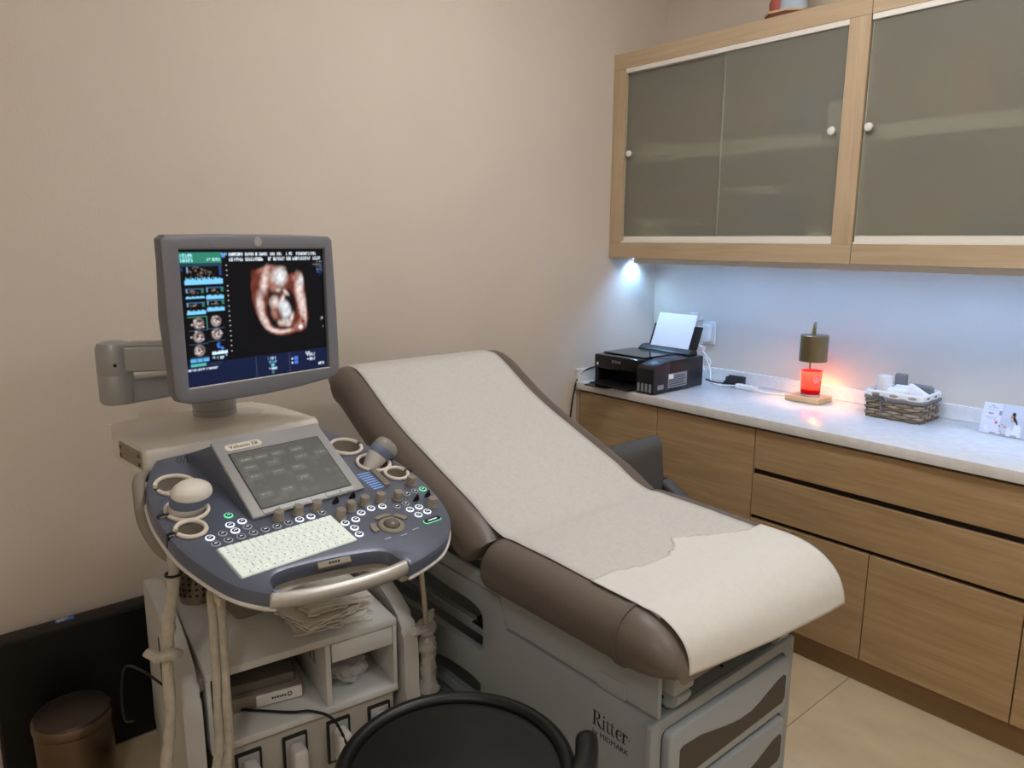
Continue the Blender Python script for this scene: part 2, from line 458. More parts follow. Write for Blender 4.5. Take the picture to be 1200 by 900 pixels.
# ------------------------------------------------------------------ wall cabinets
def wall_cabinet(label, x0, x1, stl, str_, doors, items=()):
    t = thing('wall_cabinet', label, 'cabinet', ((x0+x1)/2, -.17, 1.443))
    y0 = -.351
    MB().box((x0+.001, -.012, 1.45), (x1-.001, -.002, 2.325)).build('back_panel', M_oak_ux, t)
    MB().box((x0+.001, y0+.02, 1.443), (x1-.001, -.012, 1.461)).build('bottom_panel', M_oak_ux, t)
    MB().box((x0+.001, y0+.02, 2.312), (x1-.001, -.012, 2.33)).build('top_panel', M_oak_ux, t)
    MB().box((x0+.001, y0+.02, 1.461), (x0+.019, -.012, 2.312)).build('side_panel', M_oak_z, t)
    MB().box((x1-.019, y0+.02, 1.461), (x1-.001, -.012, 2.312)).build('side_panel', M_oak_z, t)
    MB().box((x0+.019, y0+.055, 1.866), (x1-.019, -.012, 1.915)).build('shelf', M_white, t)
    MB().box((x0+.001, y0, 1.443), (x1-.001, y0+.02, 1.511), .001, 1).build('bottom_rail', M_oak_ux, t)
    MB().box((x0+.001, y0, 2.265), (x1-.001, y0+.02, 2.33), .001, 1).build('top_rail', M_oak_ux, t)
    if stl: MB().box((x0+.001, y0, 1.5115), (x0+stl, y0+.02, 2.2645), .001, 1).build('stile', M_oak_z, t)
    if str_: MB().box((x1-str_, y0, 1.5115), (x1-.001, y0+.02, 2.2645), .001, 1).build('stile', M_oak_z, t)
    a, b = x0+max(stl, .002), x1-max(str_, .002)
    MB().box((a, y0+.002, 2.246), (b, y0+.04, 2.2645), .0008, 1).build('top_track', M_track, t)
    MB().box((a, y0+.002, 1.5115), (b, y0+.04, 1.519), .0008, 1).build('bottom_track', M_track, t)
    for x, xx, dy, knob in doors:
        d = MB().box((x, y0+.012+dy, 1.519), (xx, y0+.017+dy, 2.248)).build('glass_door', M_glass, t)
        MB().box((x, y0+.009+dy, 1.519), (xx, y0+.020+dy, 1.540), .001, 1).build('rail', M_track, d)
        for ex in (x, xx): MB().box((ex-.0012, y0+.0118+dy, 1.540), (ex+.0012, y0+.0172+dy, 2.246)).build('edge', M_glassedge, d)
        k = MB().lathe([(.006, 0), (.006, .007), (.0135, .009), (.0145, .014), (.0135, .019), (.009, .0215), (0, .022)], 20, M=frame((knob, y0+.012+dy, 1.903), (1, 0, 0), (0, 0, 1), (0, -1, 0)))
        k.build('knob', M_white, d)
wall_cabinet('oak wall cabinet with frosted sliding glass above the printer and lamp', .001, 1.142, .07, .075, [(.068, .600, .012, .094), (.575, 1.07, 0, 1.036)])
wall_cabinet('oak wall cabinet with frosted sliding glass above the brochure end', 1.142, 2.30, 0, .075, [(1.146, 1.69, 0, 1.166), (1.665, 2.225, .012, 2.19)])

def simple_box(name, label, cat, lo, hi, m, group=None, bev=.003): return tag(MB().box(lo, hi, bev, 1).build(name, m), label, cat, group)
Mb1 = mat('carton_white', '#f0eee8', .7); Mb2 = mat('carton_grey', '#5c6468', .7); Mb3 = mat('carton_blue', '#52606e', .7); Mb4 = mat('carton_red', '#a8705c', .7)
def carton(label, lo, hi, m, ml, grp=None):
    """closed carton with a lid flap seam and a printed band"""
    t = thing('storage_box', label, 'box', ((lo[0]+hi[0])/2, (lo[1]+hi[1])/2, lo[2]))
    MB().box(lo, (hi[0], hi[1], hi[2]-.012), .002, 1).build('body', m, t)
    MB().box((lo[0]-.001, lo[1]-.001, hi[2]-.0118), (hi[0]+.001, hi[1]+.001, hi[2]), .002, 1).build('lid', ml, t)
carton('pale low box lying on the shelf by the left glass knob', (.12, -.292, 1.9155), (.27, -.10, 1.948), Mb1, Mb1)
carton('pale box on the cabinet floor behind the left glass door', (.14, -.305, 1.4615), (.27, -.10, 1.62), Mb1, Mb1)
carton('low grey box beside the pale box on the cabinet floor', (.31, -.25, 1.4615), (.43, -.10, 1.60), Mb2, Mb1)
carton('grey blue box standing on the shelf behind the middle glass door', (.80, -.285, 1.9155), (.97, -.08, 2.08), Mb3, Mb2)
carton('pale box at the end of the shelf beside the cabinet post', (.985, -.29, 1.9155), (1.06, -.10, 2.01), Mb1, Mb1)
carton('flat white box on the blue box on the cabinet floor', (.66, -.315, 1.7005), (.80, -.12, 1.73), Mb1, Mb1)
carton('blue grey box under the flat white box on the cabinet floor', (.64, -.29, 1.4615), (.85, -.10, 1.70), Mb3, Mb2)
carton('small pale box in the cabinet corner by the middle post', (.95, -.315, 1.4615), (1.03, -.10, 1.575), Mb1, Mb1)
carton('reddish box on the shelf of the cabinet above the brochure', (1.40, -.29, 1.9155), (1.50, -.10, 2.12), Mb4, Mb4)
carton('long pale box on the shelf of the cabinet above the brochure', (1.60, -.29, 1.9155), (1.90, -.10, 1.96), Mb1, Mb1)
carton('brown grey box on the floor of the cabinet above the brochure', (1.45, -.26, 1.4615), (1.72, -.10, 1.62), Mb2, Mb2)

# under-cabinet lighting: one spot in the corner and a slim bar along the front
M_led = mat('led_lens', '#ffffff', .4, emit=('#a9d4ff', 4.0))
t = thing('cabinet_spotlight', 'small round blue-white spotlight under the wall cabinet in the corner', 'light', (.027, -.185, 1.438))
MB().lathe([(.024, 1.4425), (.024, 1.439), (.021, 1.437), (.017, 1.437), (.017, 1.4395), (.0, 1.4395)], 24, M=T(.027, -.185, 0)).build('bezel', M_chrome, t)
MB().lathe([(.0, 1.4382), (.0165, 1.4382), (.0165, 1.4392), (0, 1.4392)], 20, M=T(.027, -.185, 0)).build('lens', M_led, t)
ld = bpy.data.lights.new('spot', 'SPOT'); ld.energy = 2.6; ld.color = (.33, .62, 1.0); ld.spot_size = math.radians(140); ld.spot_blend = .9; ld.shadow_soft_size = .012
lo = bpy.data.objects.new('lamp_beam', ld); COL.objects.link(lo); lo.parent = t; lo.location = (0, 0, -.006)
M_bar = mat('light_bar_lens', '#ffffff', .4); _b = M_bar.node_tree.nodes['Principled BSDF']
_b.inputs['Emission Color'].default_value = (.19, .46, 1.0, 1); _b.inputs['Emission Strength'].default_value = 23.0
for x0, x1, lbl in ((.10, 1.142, 'slim blue-white light bar under the cabinet above the printer and lamp'), (1.1425, 2.27, 'slim blue-white light bar under the cabinet above the brochure end')):
    t = thing('cabinet_light_bar', lbl, 'light', ((x0+x1)/2, -.27, 1.432))
    hb = MB()
    hb.box((x0, -.283, 1.438), (x1, -.257, 1.4428)); hb.build('housing', M_white, t)
    MB().box((x0, -.286, 1.418), (x1, -.2832, 1.4428), .0008, 1).build('light_shield', M_white, t); MB().box((x0, -.2568, 1.434), (x1, -.254, 1.4428), .0008, 1).build('light_shield', M_white, t)  # unseen; front one made deeper to cut blue light spilling into the room
    MB().box((x0+.012, -.280, 1.4355), (x1-.012, -.260, 1.4378)).build('lens', M_bar, t)

# figurine on the wall cabinet, mostly above the picture
t = thing('figurine', 'painted figurine on a dark red base on top of the wall cabinet', 'figurine', (.80, -.26, 2.33))
Mf1 = mat('figurine_base', '#6b3a30', .5); Mf2 = mat('figurine_edge', '#d9b48a', .5); Mf3 = mat('figurine_robe', '#b7c7d6', .6); Mf4 = mat('figurine_skin', '#c98f7c', .6); Mf5 = mat('figurine_mantle', '#a8564b', .6)
MB().lathe([(.088, 2.3305), (.080, 2.350), (0, 2.350)], 8, M=T(.785, -.27, 0) @ RZ(.39), sx=1, sy=.75).build('base', Mf1, t)
MB().lathe([(.083, 2.3502), (.085, 2.357), (0, 2.357)], 8, M=T(.785, -.27, 0) @ RZ(.39), sx=1, sy=.75).build('base_edge', Mf2, t)
MB().lathe([(.055, 2.354), (.05, 2.40), (.035, 2.46), (.04, 2.50), (.02, 2.53), (0, 2.535)], 18, M=T(.805, -.27, .003), sy=.8).build('robe', Mf3, t)
MB().lathe([(.030, 2.354), (.034, 2.39), (.02, 2.43), (0, 2.435)], 14, M=T(.752, -.28, .003)).build('mantle', Mf5, t)
MB().lathe([(0, 2.528), (.018, 2.54), (.021, 2.555), (.016, 2.572), (0, 2.58)], 14, M=T(.805, -.27, .003)).build('head', Mf4, t)

# ------------------------------------------------------------------ exam table (axis along x, head at the left wall)
YC = -1.60
tb = thing('exam_table', 'grey examination table with taupe padded seat and raised backrest', 'table', (.95, YC, 0))
MXZ = lambda y: frame((0, y, 0), (1, 0, 0), (0, 0, 1), (0, -1, 0))      # local (x, z) plane facing -y
up_open = spline2([(.42, .446), (.70, .444), (.93, .442), (.962, .447), (.968, .47), (.968, .535), (.955, .556), (.91, .569), (.80, .572), (.66, .582), (.42, .60)], 3)
lo_open = spline2([(.42, .13), (.70, .12), (.93, .12), (.956, .13), (.96, .16), (.96, .325), (.95, .345), (.90, .352), (.77, .343), (.62, .30), (.42, .28)], 3)
outline = [(.36, .03), (1.53, .03), (1.545, .045), (1.545, .548), (1.062, .548), (1.036, .625), (.36, .632)]
for y, nm in ((YC-.265, 'side_shell'), (YC+.245, 'side_shell')):
    MB().plate(outline, [up_open, lo_open], -.02, 0, .004, M=MXZ(y)).build(nm, M_tbase, tb)
    s = -1 if y < YC else 1
    yy = YC-.2595 if s < 0 else YC+.2395
    MB().prism([(.36, .634), (1.034, .627), (1.064, .5505), (1.5455, .5505), (1.5455, .665), (.36, .665)], -.012, 0.0, .0025, 1, M=MXZ(yy)).build('upper_plate', M_tbase2, tb)
MB().prism(rrect(1.381, .549, 1.461, .588, .006), 0, .004, .002, 1, M=MXZ(YC-.2590)).build('side_tab', M_tbase2, tb)
# core: solid front box, hollow rear with slide rails
MB().box((1.0, YC-.244, .02), (1.535, YC+.224, .545), .003, 1).build('drawer_housing', M_tbase, tb)
MB().box((.36, YC-.244, .02), (.999, YC+.224, .05)).build('base_floor', M_tbase, tb)
MB().box((.36, YC-.244, .051), (.38, YC+.224, .63)).build('rear_panel', M_tbase, tb)
MB().box((.42, YC-.20, .548), (1.40, YC+.20, .655), .004, 1).build('top_housing', M_tbase, tb)
for z, y in ((.468, YC-.215), (.395, YC-.225), (.235, YC-.215), (.16, YC-.2)):
    MB().box((.39, y-.012, z-.016), (.998, y+.012, z+.016), .003, 1).build('slide_rail', M_tbase, tb)
m = MB()
for k in range(5): m.box((.90+k*.014, YC-.232, .486), (.908+k*.014, YC-.205, .506), .001, 1)
m.box((.885, YC-.236, .484), (.968, YC-.20, .4865)); m.build('rack_teeth', M_black, tb)
m = MB()
for x, z in ((1.46, .56), (1.40, .56)):
    for y in (-.15, .02, .16): m.lathe([(.004, 0), (.004, .002), (0, .0022)], 10, M=T(x+.05, YC+y, .5452))
m.build('ledge_screw', M_black, tb)
# front: rounded corner posts and two drawers with a wave-shaped dark inset
MB().plate(rrect(-.282, .02, .282, .5475, .012), [rrect(-.247, .20, .242, .352, .02), rrect(-.247, .362, .242, .518, .02), rrect(-.247, .06, .242, .185, .02)], 0, .012, .004, M=frame((1.536, YC, 0), (0, 1, 0), (0, 0, 1), (1, 0, 0))).build('front_frame', M_tbase, tb)
wave = [(-.208, .462), (-.198, .468), (-.13, .464), (-.08, .453), (-.027, .441), (.03, .432), (.082, .432), (.12, .442), (.154, .453), (.195, .466), (.225, .470), (.236, .462), (.236, .405), (.226, .393), (-.198, .387), (-.208, .398)]
for dz in (0, -.165, -.33):
    d = MB().prism(rrect(-.236, .366+dz, .238, .512+dz, .018), 0, .020, .006, 3, M=frame((1.5415, YC, 0), (0, 1, 0), (0, 0, 1), (1, 0, 0)), which='top').build('drawer', M_tbase2, tb)
    MB().prism([(a*.96, b+dz) for a, b in wave], 0, .0012, 0, M=frame((1.5612, YC, 0), (0, 1, 0), (0, 0, 1), (1, 0, 0))).build('inset_panel', M_inset, d)
# stirrup brackets under the foot end
for y in (YC-.20, YC+.20):
    b = MB().box((1.42, y-.035, .600), (1.565, y+.035, .640), .006, 2).build('stirrup_bracket', M_tbase2, tb)
    MB().prism(spline2([(1.51, .60), (1.512, .575), (1.525, .560), (1.55, .562), (1.563, .58), (1.565, .60)], 4), -.022, .022, .004, 1, M=MXZ(y)).build('stirrup_end', M_tbase2, b)
    MB().lathe([(.005, 0), (.005, .002), (0, .0022)], 10, M=MXZ(y) @ T(1.525, .58, .0222)).build('screw', M_black, b)

# cushions: rounded section swept along a profile in the xz plane
BACK = [(1.058, .795), (1.02, .822), (.96, .853), (.90, .877), (.82, .908), (.75, .936), (.68, .963), (.62, .989), (.56, 1.018), (.51, 1.046), (.46, 1.076), (.41, 1.105), (.365, 1.124), (.325, 1.130), (.29, 1.122), (.262, 1.10)]
SEAT = [(1.062, .796), (1.09, .806), (1.16, .807), (1.25, .806), (1.33, .803), (1.42, .800), (1.49, .799), (1.53, .796), (1.565, .786), (1.595, .768), (1.618, .742), (1.628, .715)]
def section(hw, th, n=40):
    pts = []
    for i in range(n):
        a = 2*PI*i/n; c, s = math.cos(a), math.sin(a)
        e = .34 if s >= 0 else .55
        x = math.copysign(abs(c)**.42, c)*hw
        if abs(x) > hw-th*.5:
            pass
        z = math.copysign(abs(s)**e, s)*th/2
        pts.append((x, z))
    return pts
def rsect(hw, th, r, n=7):
    return rrect(-hw, -th/2, hw, th/2, min(r, th*.499, hw*.9), n)
def cushion(path, th, hw, ends, r=.055):
    rings = []; k = len(path)
    for i, (x, z) in enumerate(path):
        a = path[max(i-1, 0)]; b = path[min(i+1, k-1)]
        t = V((b[0]-a[0], 0, b[1]-a[1])).normalized(); nn = V((-t.z, 0, t.x))
        if nn.z < 0 and abs(nn.z) > .3: nn = -nn
        t_, w_ = ends(i, k)
        thh = th*t_
        c = V((x, YC, z))-nn*thh/2
        rings.append([c+V((0, 1, 0))*u*(1 if True else 1)+nn*v for u, v in rsect(hw*w_, thh, r*t_)])
    return rings
# backrest: normals point up/right; path runs from hinge to head, so flip tangent
def back_rings():
    rings = []; k = len(BACK)
    sm = spline([(x, 0, z) for x, z in BACK], 3); k = len(sm)
    for i, q in enumerate(sm):
        a = sm[max(i-1, 0)]; b = sm[min(i+1, k-1)]
        t = (b-a).normalized(); nn = V((-t.z, 0, t.x))
        nn = -nn if nn.dot(V((.5, 0, 1))) < 0 else nn
        f = i/(k-1)
        e = min(1, math.sqrt(max(0, 1-((.06-f)/.06)**2)) if f < .06 else 1)
        e2 = math.sqrt(max(.12, 1-((f-.86)/.14)**2)) if f > .86 else 1
        th = .128*max(.45, e)*max(.5, e2); hw = .35*(.95+.05*e)*(1 if f < .86 else .93+.07*e2)
        c = V((q.x, YC, q.z))-nn*th/2
        rings.append([c+V((0, u, 0))+nn*v for u, v in rsect(hw, th, .075*min(1, th/.128))])
    return rings
bc = MB().loft(back_rings()).build('backrest_cushion', M_leather, tb, 60)
def seat_rings(x0=None, x1=None, grow=0):
    sm = spline([(x, 0, z) for x, z in SEAT], 4); k = len(sm); rings = []
    for i, q in enumerate(sm):
        f = i/(k-1)
        if x0 is not None and not (x0 <= q.x <= x1): continue
        e = math.sqrt(max(.05, 1-((.05-f)/.05)**2)) if f < .05 else 1
        g = max(0, (q.x-1.50)/.135); e2 = math.sqrt(max(.02, 1-min(1, g)**2.4))
        bot = .668+.035*max(0, g)**2; th = max(.03, (q.z-bot))+grow*2
        hw = .35*(.96+.04*e)*(.80+.20*e2)+grow
        c = V((q.x, YC, q.z+grow-th/2))
        rings.append([c+V((0, u, v)) for u, v in rsect(hw, th, .066)])
    return rings
sc_ = MB().loft(seat_rings()).build('seat_cushion', M_leather, tb, 60)
MB().loft(seat_rings(1.478, 1.508, .0035)).build('piping_band', M_leather2, sc_, 60)

# exam paper: long sheet over backrest and seat, second sheet folded over the foot end
TOP = [(p.x, p.z) for p in spline([(x, 0, z) for x, z in [(.30, 1.128)]+BACK[::-1][3:-1]+[(1.075, .806), (1.12, .8085)]+SEAT[2:]], 4)]
def paper(name, label, path, y0, y1, off, m, edge=None, drop=None, ny=26, skew=0):
    rows = []; k = len(path)
    for i, (x, z) in enumerate(path):
        a = path[max(i-1, 0)]; b = path[min(i+1, k-1)]
        t = V((b[0]-a[0], 0, b[1]-a[1])).normalized(); nn = V((-t.z, 0, t.x))
        row = []
        for j in range(ny+1):
            y = y0+(y1-y0)*j/ny
            g_ = max(0., min(1., (i-(k-1)*.62)/((k-1)*.38)))**1.3*skew*(1-j/ny)**1.5
            p_ = V((x-.034*g_, y+.012*g_, z+.022*g_))+nn*(off+.0012*abs(nz((x*6, y*6, off*50))))
            row.append(p_)
        rows.append(row)
    if edge:
        rows2 = []
        for j in range(ny+1):
            y = rows[0][j].y
            e = np.interp(y, [q[1] for q in edge], [q[0] for q in edge])
            keep = [r[j] for r in rows if r[j].x >= e-.001] or [rows[-1][j]]
            # resample column to constant count
            n = len(rows); col = []
            for q in range(n):
                f = q/(n-1)*(len(keep)-1); i0 = int(f); i1 = min(i0+1, len(keep)-1)
                col.append(keep[i0].lerp(keep[i1], f-i0))
            rows2.append(col)
        rows = [[rows2[j][i] for j in range(ny+1)] for i in range(len(rows))]
    o = MB().grid(rows).build(name, m, None, 180)
    sm = o.modifiers.new('thickness', 'SOLIDIFY'); sm.thickness = .0006
    return tag(o, label, 'paper')
longp = [q for q in TOP if q[0] < 1.56]
paper('paper_sheet', 'long translucent paper sheet covering the backrest and seat of the table', longp, YC-.285, YC+.265, .0025, M_paper)
drop = [(1.634, .72), (1.640, .705), (1.648, .692), (1.652, .68)]
fold = [q for q in TOP if 1.30 < q[0] < 1.54]+[(1.568, .788), (1.600, .773), (1.627, .751), (1.643, .726), (1.652, .700), (1.656, .676)]
fold = [(p.x, p.z) for p in spline([(x, 0, z) for x, z in fold], 2)]
WAVE = [(1.366, -1.89), (1.366, -1.87), (1.373, -1.809), (1.398, -1.731), (1.396, -1.661), (1.371, -1.607), (1.337, -1.572), (1.385, -1.476), (1.426, -1.374), (1.43, -1.30)]
paper('folded_paper_sheet', 'bright white paper flap with a curved edge hanging over the table foot', fold, YC-.29, YC+.285, .0052, M_paper2, edge=WAVE, ny=60, skew=1)
# curled corner of the flap
# lettering on the side
def strip(pts, wd):
    vs = []; k = len(pts); fs = []
    for i, p_ in enumerate(pts):
        a = V((*pts[max(i-1, 0)], 0)); b = V((*pts[min(i+1, k-1)], 0)); t = (b-a).normalized(); n_ = V((-t.y, t.x, 0))
        ww = wd[i] if isinstance(wd, (list, tuple)) else wd
        vs += [V((*p_, 0))+n_*ww/2, V((*p_, 0))-n_*ww/2]
    for i in range(k-1): fs.append((2*i, 2*i+1, 2*i+3, 2*i+2))
    return vs, fs
def arc(cx, cy, rx, ry, a0, a1, n=14): return [(cx+rx*math.cos(math.radians(a0+(a1-a0)*i/n)), cy+ry*math.sin(math.radians(a0+(a1-a0)*i/n))) for i in range(n+1)]
def serif_word():
    L = MB(); S = .16; s_ = .05
    def st(x, y0, y1, wd=S): L.add(*strip([(x, y0), (x, y1)], wd))
    def sf(x, y, wd=.36): L.add(*strip([(x-wd/2, y), (x+wd/2, y)], s_))
    # R
    st(.16, 0, 1); sf(.16, .025); sf(.13, .975, .30)
    bowl = [(.16, .975)]+arc(.34, .74, .22, .235, 90, -90)+[(.16, .505)]
    L.add(*strip(bowl, [.05]*3+[.08]+[.10, .13, .15, .15, .15, .15, .13, .10]+[.07]*3+[.05]*2))
    L.add(*strip([(.34, .5), (.52, .2), (.66, .03), (.80, .02)], [.06, .16, .14, .05]))
    x = .84
    st(x+.09, 0, .66, .13); sf(x+.09, .025, .30); L.add(*strip([(x-.05, .645), (x+.12, .645)], s_))      # i
    L.add([V((x+.09+.085*math.cos(a), .88+.085*math.sin(a), 0)) for a in [2*PI*i/12 for i in range(12)]], [tuple(range(12))])
    for q in (1.16, 1.52):                                                                                       # t t
        L.add(*strip([(q+.08, .86), (q+.08, .2), (q+.11, .06), (q+.20, .03), (q+.30, .09)], [.05, .13, .12, .09, .04])); L.add(*strip([(q-.07, .645), (q+.27, .645)], s_))
    q = 1.92                                                                                                     # e
    L.add(*strip([(q+.06, .36), (q+.40, .36)], .05))
    ee = arc(q+.23, .33, .19, .325, 5, 325, 22)
    L.add(*strip(ee, [.05+.10*max(0, math.cos(math.radians(5+320*i/22-180)))+.03*(i < 6) for i in range(23)]))
    q = 2.45                                                                                                     # r
    st(q+.07, 0, .66, .13); sf(q+.07, .025, .32); L.add(*strip([(q-.09, .645), (q+.1, .645)], s_))
    L.add(*strip([(q+.11, .45), (q+.20, .62), (q+.31, .63)], [.05, .07, .05]))
    L.add([V((q+.33+.075*math.cos(a), .57+.075*math.sin(a), 0)) for a in [2*PI*i/12 for i in range(12)]], [tuple(range(12))])
    L.add([V((q+.52+.05*math.cos(a), .42+.05*math.sin(a), 0)) for a in [2*PI*i/12 for i in range(12)]], [tuple(range(12))])
    return L
LM = frame((1.3705, YC-.2653, .452), (1, 0, 0), (0, 0, 1), (0, -1, 0)) @ Matrix.Diagonal((.0362, .037, 1, 1))
L = serif_word(); L.v = [LM @ p_ for p_ in L.v]; L.build('maker_lettering', M_print, tb, 180)
text('maker_lettering_small', 'by MIDMARK', .0185, frame((1.4235, YC-.2653, .4345), (1, 0, 0), (0, 0, 1), (0, -1, 0)), M_print, tb)

# ------------------------------------------------------------------ ultrasound machine
us = thing('ultrasound_machine', 'ultrasound machine on a cart with tilted monitor and blue-grey control console', 'ultrasound', (.56, -2.31, 0))
AZ, TL = math.radians(5.5), math.radians(15)
Lv = V((-math.sin(AZ), math.cos(AZ), 0)); Bv = V((-math.cos(AZ), -math.sin(AZ), 0))
Uv = Bv*math.cos(TL)+V((0, 0, math.sin(TL))); Nv = Lv.cross(Uv)
K0 = V((1.051, -2.415, .925))+Lv*.113
MC = frame(K0, Lv, Uv, Nv)                    # console plane: w right, v away from the user, n out of the surface
half = [(.06, -.174), (.121, -.163), (.177, -.143), (.229, -.100), (.262, -.05), (.285, .03), (.295, .10), (.293, .19), (.284, .25), (.268, .31), (.245, .36), (.215, .41), (.175, .449)]
inner = [(.048, -.136), (.045, -.118), (.02, -.100), (-.045, -.082), (-.11, -.071), (-.165, -.066), (-.19, -.078), (-.196, -.096)]
right_side = [(p.x, p.y) for p in spline([(*q, 0) for q in half], 4)]
left_full = [(-a, b) for a, b in right_side][::-1]
left_side = [q for q in left_full if not (q[0] > -.2)]
outline = right_side+left_side+[(p.x, p.y) for p in spline([(*q, 0) for q in inner[::-1]], 3)]
outline = right_side+[q for q in left_side]+[(-.203, -.125)]+[(p.x, p.y) for p in spline([(*q, 0) for q in inner[::-1]], 3)]
HOLD = [(-.213, .298, .041), (-.229, .200, .042), (-.250, .133, .030), (.213, .298, .041), (.229, .200, .042), (.250, .133, .030)]
con = MB().plate(outline, [circle(a, b, r-.004, n=26) for a, b, r in HOLD], -.032, 0, .012, M=MC).build('console', M_blue, us)
# ivory lower shell a little larger than the blue top
shell = [(a*1.012, (b-.13)*1.012+.13) for a, b in right_side+left_full]
shell = right_side+[q for q in left_full]
us_shell = [(a*.94, (b-.13)*.94+.13) for a, b in right_side]+[(a*.94, (b-.13)*.94+.13) for a, b in left_side]+[(-.190, -.06), (-.11, -.050), (.02, -.075), (.058, -.11)]
MB().prism(us_shell, -.058, -.0325, .008, 3, M=MC).build('console_underside', M_beige, us)
rim = [MC @ V((a*1.000, (b-.13)*1.000+.13, -.034)) for a, b in right_side+left_side]
MB().tube(rim, .0042, 8).build('console_rim', M_beige, us)
# front grip
gp = spline([(-.212, -.112, -.018), (-.185, -.124, -.018), (-.13, -.140, -.018), (-.06, -.152, -.018), (0, -.158, -.018), (.04, -.158, -.018), (.072, -.154, -.018)], 5)
MB().tube([MC @ q for q in gp], [.011]+[.0135]*(len(gp)-2)+[.011], 16, flat=1.2, ref=Nv).build('grip', M_silverl, us)
RH = MC @ T(-.062, -.086, -.006) @ RZ(-.17) @ Matrix.Rotation(.5, 4, 'X')
rh = MB().box((-.034, -.007, -.010), (.034, .007, .002), .002, 2, M=RH).build('release_handle', M_knob, us)
for k in range(4): MB().box((-.012+.006*k, -.0025, .002), (-.0075+.006*k, .0025, .0023), M=RH).build('release_mark', M_print, rh)
# probe holders
for i, (a, b, r) in enumerate(HOLD):
    s = -1 if a < 0 else 1
    ring = [MC @ V((a+(r-.002)*math.cos(q), b+(r-.002)*math.sin(q), .001)) for q in [(PI if s < 0 else 0)+.22+(2*PI-.44)*k/30 for k in range(31)]]
    MB().tube(ring, .0045, 8).build('holder_ring', M_ringb, con)
    MB().lathe([(r-.004, -.002), (r-.006, -.055), (r-.010, -.060), (0, -.060)][::-1], 26, M=MC @ T(a, b, 0), cap=False).build('holder_cup', M_cup, con)
    if i not in (0, 3):
        x0, x1 = sorted((a+s*(r-.002), a+s*(r+.016)))
        MB().box((x0, b-.006, -.03), (x1, b+.006, .0015), .002, 1, M=MC).build('cable_notch', M_btn, con)
# raised touch-screen panel
KT = V((.8603, -2.3215, 1.0091))
TT = math.radians(33); Ut = Bv*math.cos(TT)+V((0, 0, math.sin(TT))); Nt = Lv.cross(Ut)
MT = frame(KT, Lv, Ut, Nt)
MCi = MC.inverted()
bz = [(-.134, -.096), (.137, -.096), (.130, .124), (-.130, .124)]
base = [MT @ V((a*1.005, b, -.006)) for a, b in bz]
low = [MC @ V(((MCi @ q).x*1.10, (MCi @ q).y+(0 if k < 2 else .10), -.004)) for k, q in enumerate(base)]
wd = MB(); wd.add([tuple(p_) for p_ in low+base], [(3, 2, 1, 0), (4, 5, 6, 7), (0, 1, 5, 4), (1, 2, 6, 5), (2, 3, 7, 6), (3, 0, 4, 7)])
wd.build('touch_panel_hood', M_blue, us)
tp = MB().prism([(-.134, -.098), (.137, -.098), (.131, .125), (-.131, .125)], -.006, .004, .003, 2, M=MT).build('touch_panel', M_silver, us)
MB().box((-.1105, -.0825, .0035), (.1105, .0825, .0048), M=MT).build('screen_frame', M_black, tp)
pic = Pic(110, 82, '#5c5e5b')
for k in range(26):
    a, b = rng.random(2); pic.ell(a, b, .03+.1*rng.random(), .03+.06*rng.random(), '#7c7e7a', soft=1.0, k=.35)
for (a, b) in ((.05, .1), (.22, .1), (.4, .1), (.62, .1), (.05, .25), (.3, .25), (.62, .25), (.85, .25), (.05, .42), (.3, .42), (.52, .42), (.05, .75), (.28, .75), (.5, .62)):
    pic.rect(a, b, a+.15, b+.10, '#757874', .45); pic.glyphs(a+.02, b+.03, a+.12, .03, '#9a9e99', int(a*100+b*999))
for k in range(60):
    a, b = rng.random(2); pic.ell(a, b, .008, .008, '#a5a6a1', soft=1, k=.6)
pic.blur(1)
M_touch = print_mat('touch_screen_picture', .10, .16, 1.0, .8)
raster('touch_screen', pic.a, MT @ T(0, 0, .0052), .216, .160, M_touch, tp)
for k in range(6): MB().box((-.110+k*.0372, -.0955, .0036), (-.110+k*.0372+.0345, -.0845, .0056), .0008, 1, M=MT).build('soft_key', M_silver, tp)
lp = MB().prism(rrect(-.110, .0905, -.024, .109, .009), .0035, .0052, .0006, 1, M=MT).build('name_plate', M_ringb, tp)
text('name_lettering', 'Voluson E8', .0145, MT @ T(-.067, .0995, .0053), M_print, tp)
# speaker holes
for s in (-1, 1):
    g = MB()
    for k in range(19):
        rr = .0 if k == 0 else (.0075 if k < 7 else .015); an = k*PI/3+(0 if k < 7 else k*PI/6*0+.0) if k < 7 else k*PI/6
        g.lathe([(.0018, 0), (.0018, .0006), (0, .0007)], 8, M=MC @ T(s*.155+rr*math.cos(an), .392+rr*math.sin(an), .0))
    o = g.build('speaker_hole', M_black, con); o['kind'] = 'stuff'

# keyboard
kbm = MC @ T(-.113, -.002, 0)
kb = MB().prism(rrect(-.127, -.0525, .127, .0515, .004), -.002, .0015, .0008, 1, M=kbm).build('keyboard', M_keybed, us)
def key_mesh(w_, h, name='key'):
    return MB().add([(-w_/2, -h/2, 0), (w_/2, -h/2, 0), (w_/2, h/2, 0), (-w_/2, h/2, 0), (-w_/2+.001, -h/2+.001, .003), (w_/2-.001, -h/2+.001, .003), (w_/2-.001, h/2-.0008, .003), (-w_/2+.001, h/2-.0008, .003)], [(4, 5, 6, 7), (0, 1, 5, 4), (1, 2, 6, 5), (2, 3, 7, 6), (3, 0, 4, 7)]).mesh(name, M_key)
cache = {}
def key(x, y, w_, h):
    k = (round(w_, 4), round(h, 4))
    if k not in cache: cache[k] = key_mesh(w_-.0012, h-.0012)
    place(cache[k], 'key', kbm @ T(x+w_/2, y, .0014), kb)
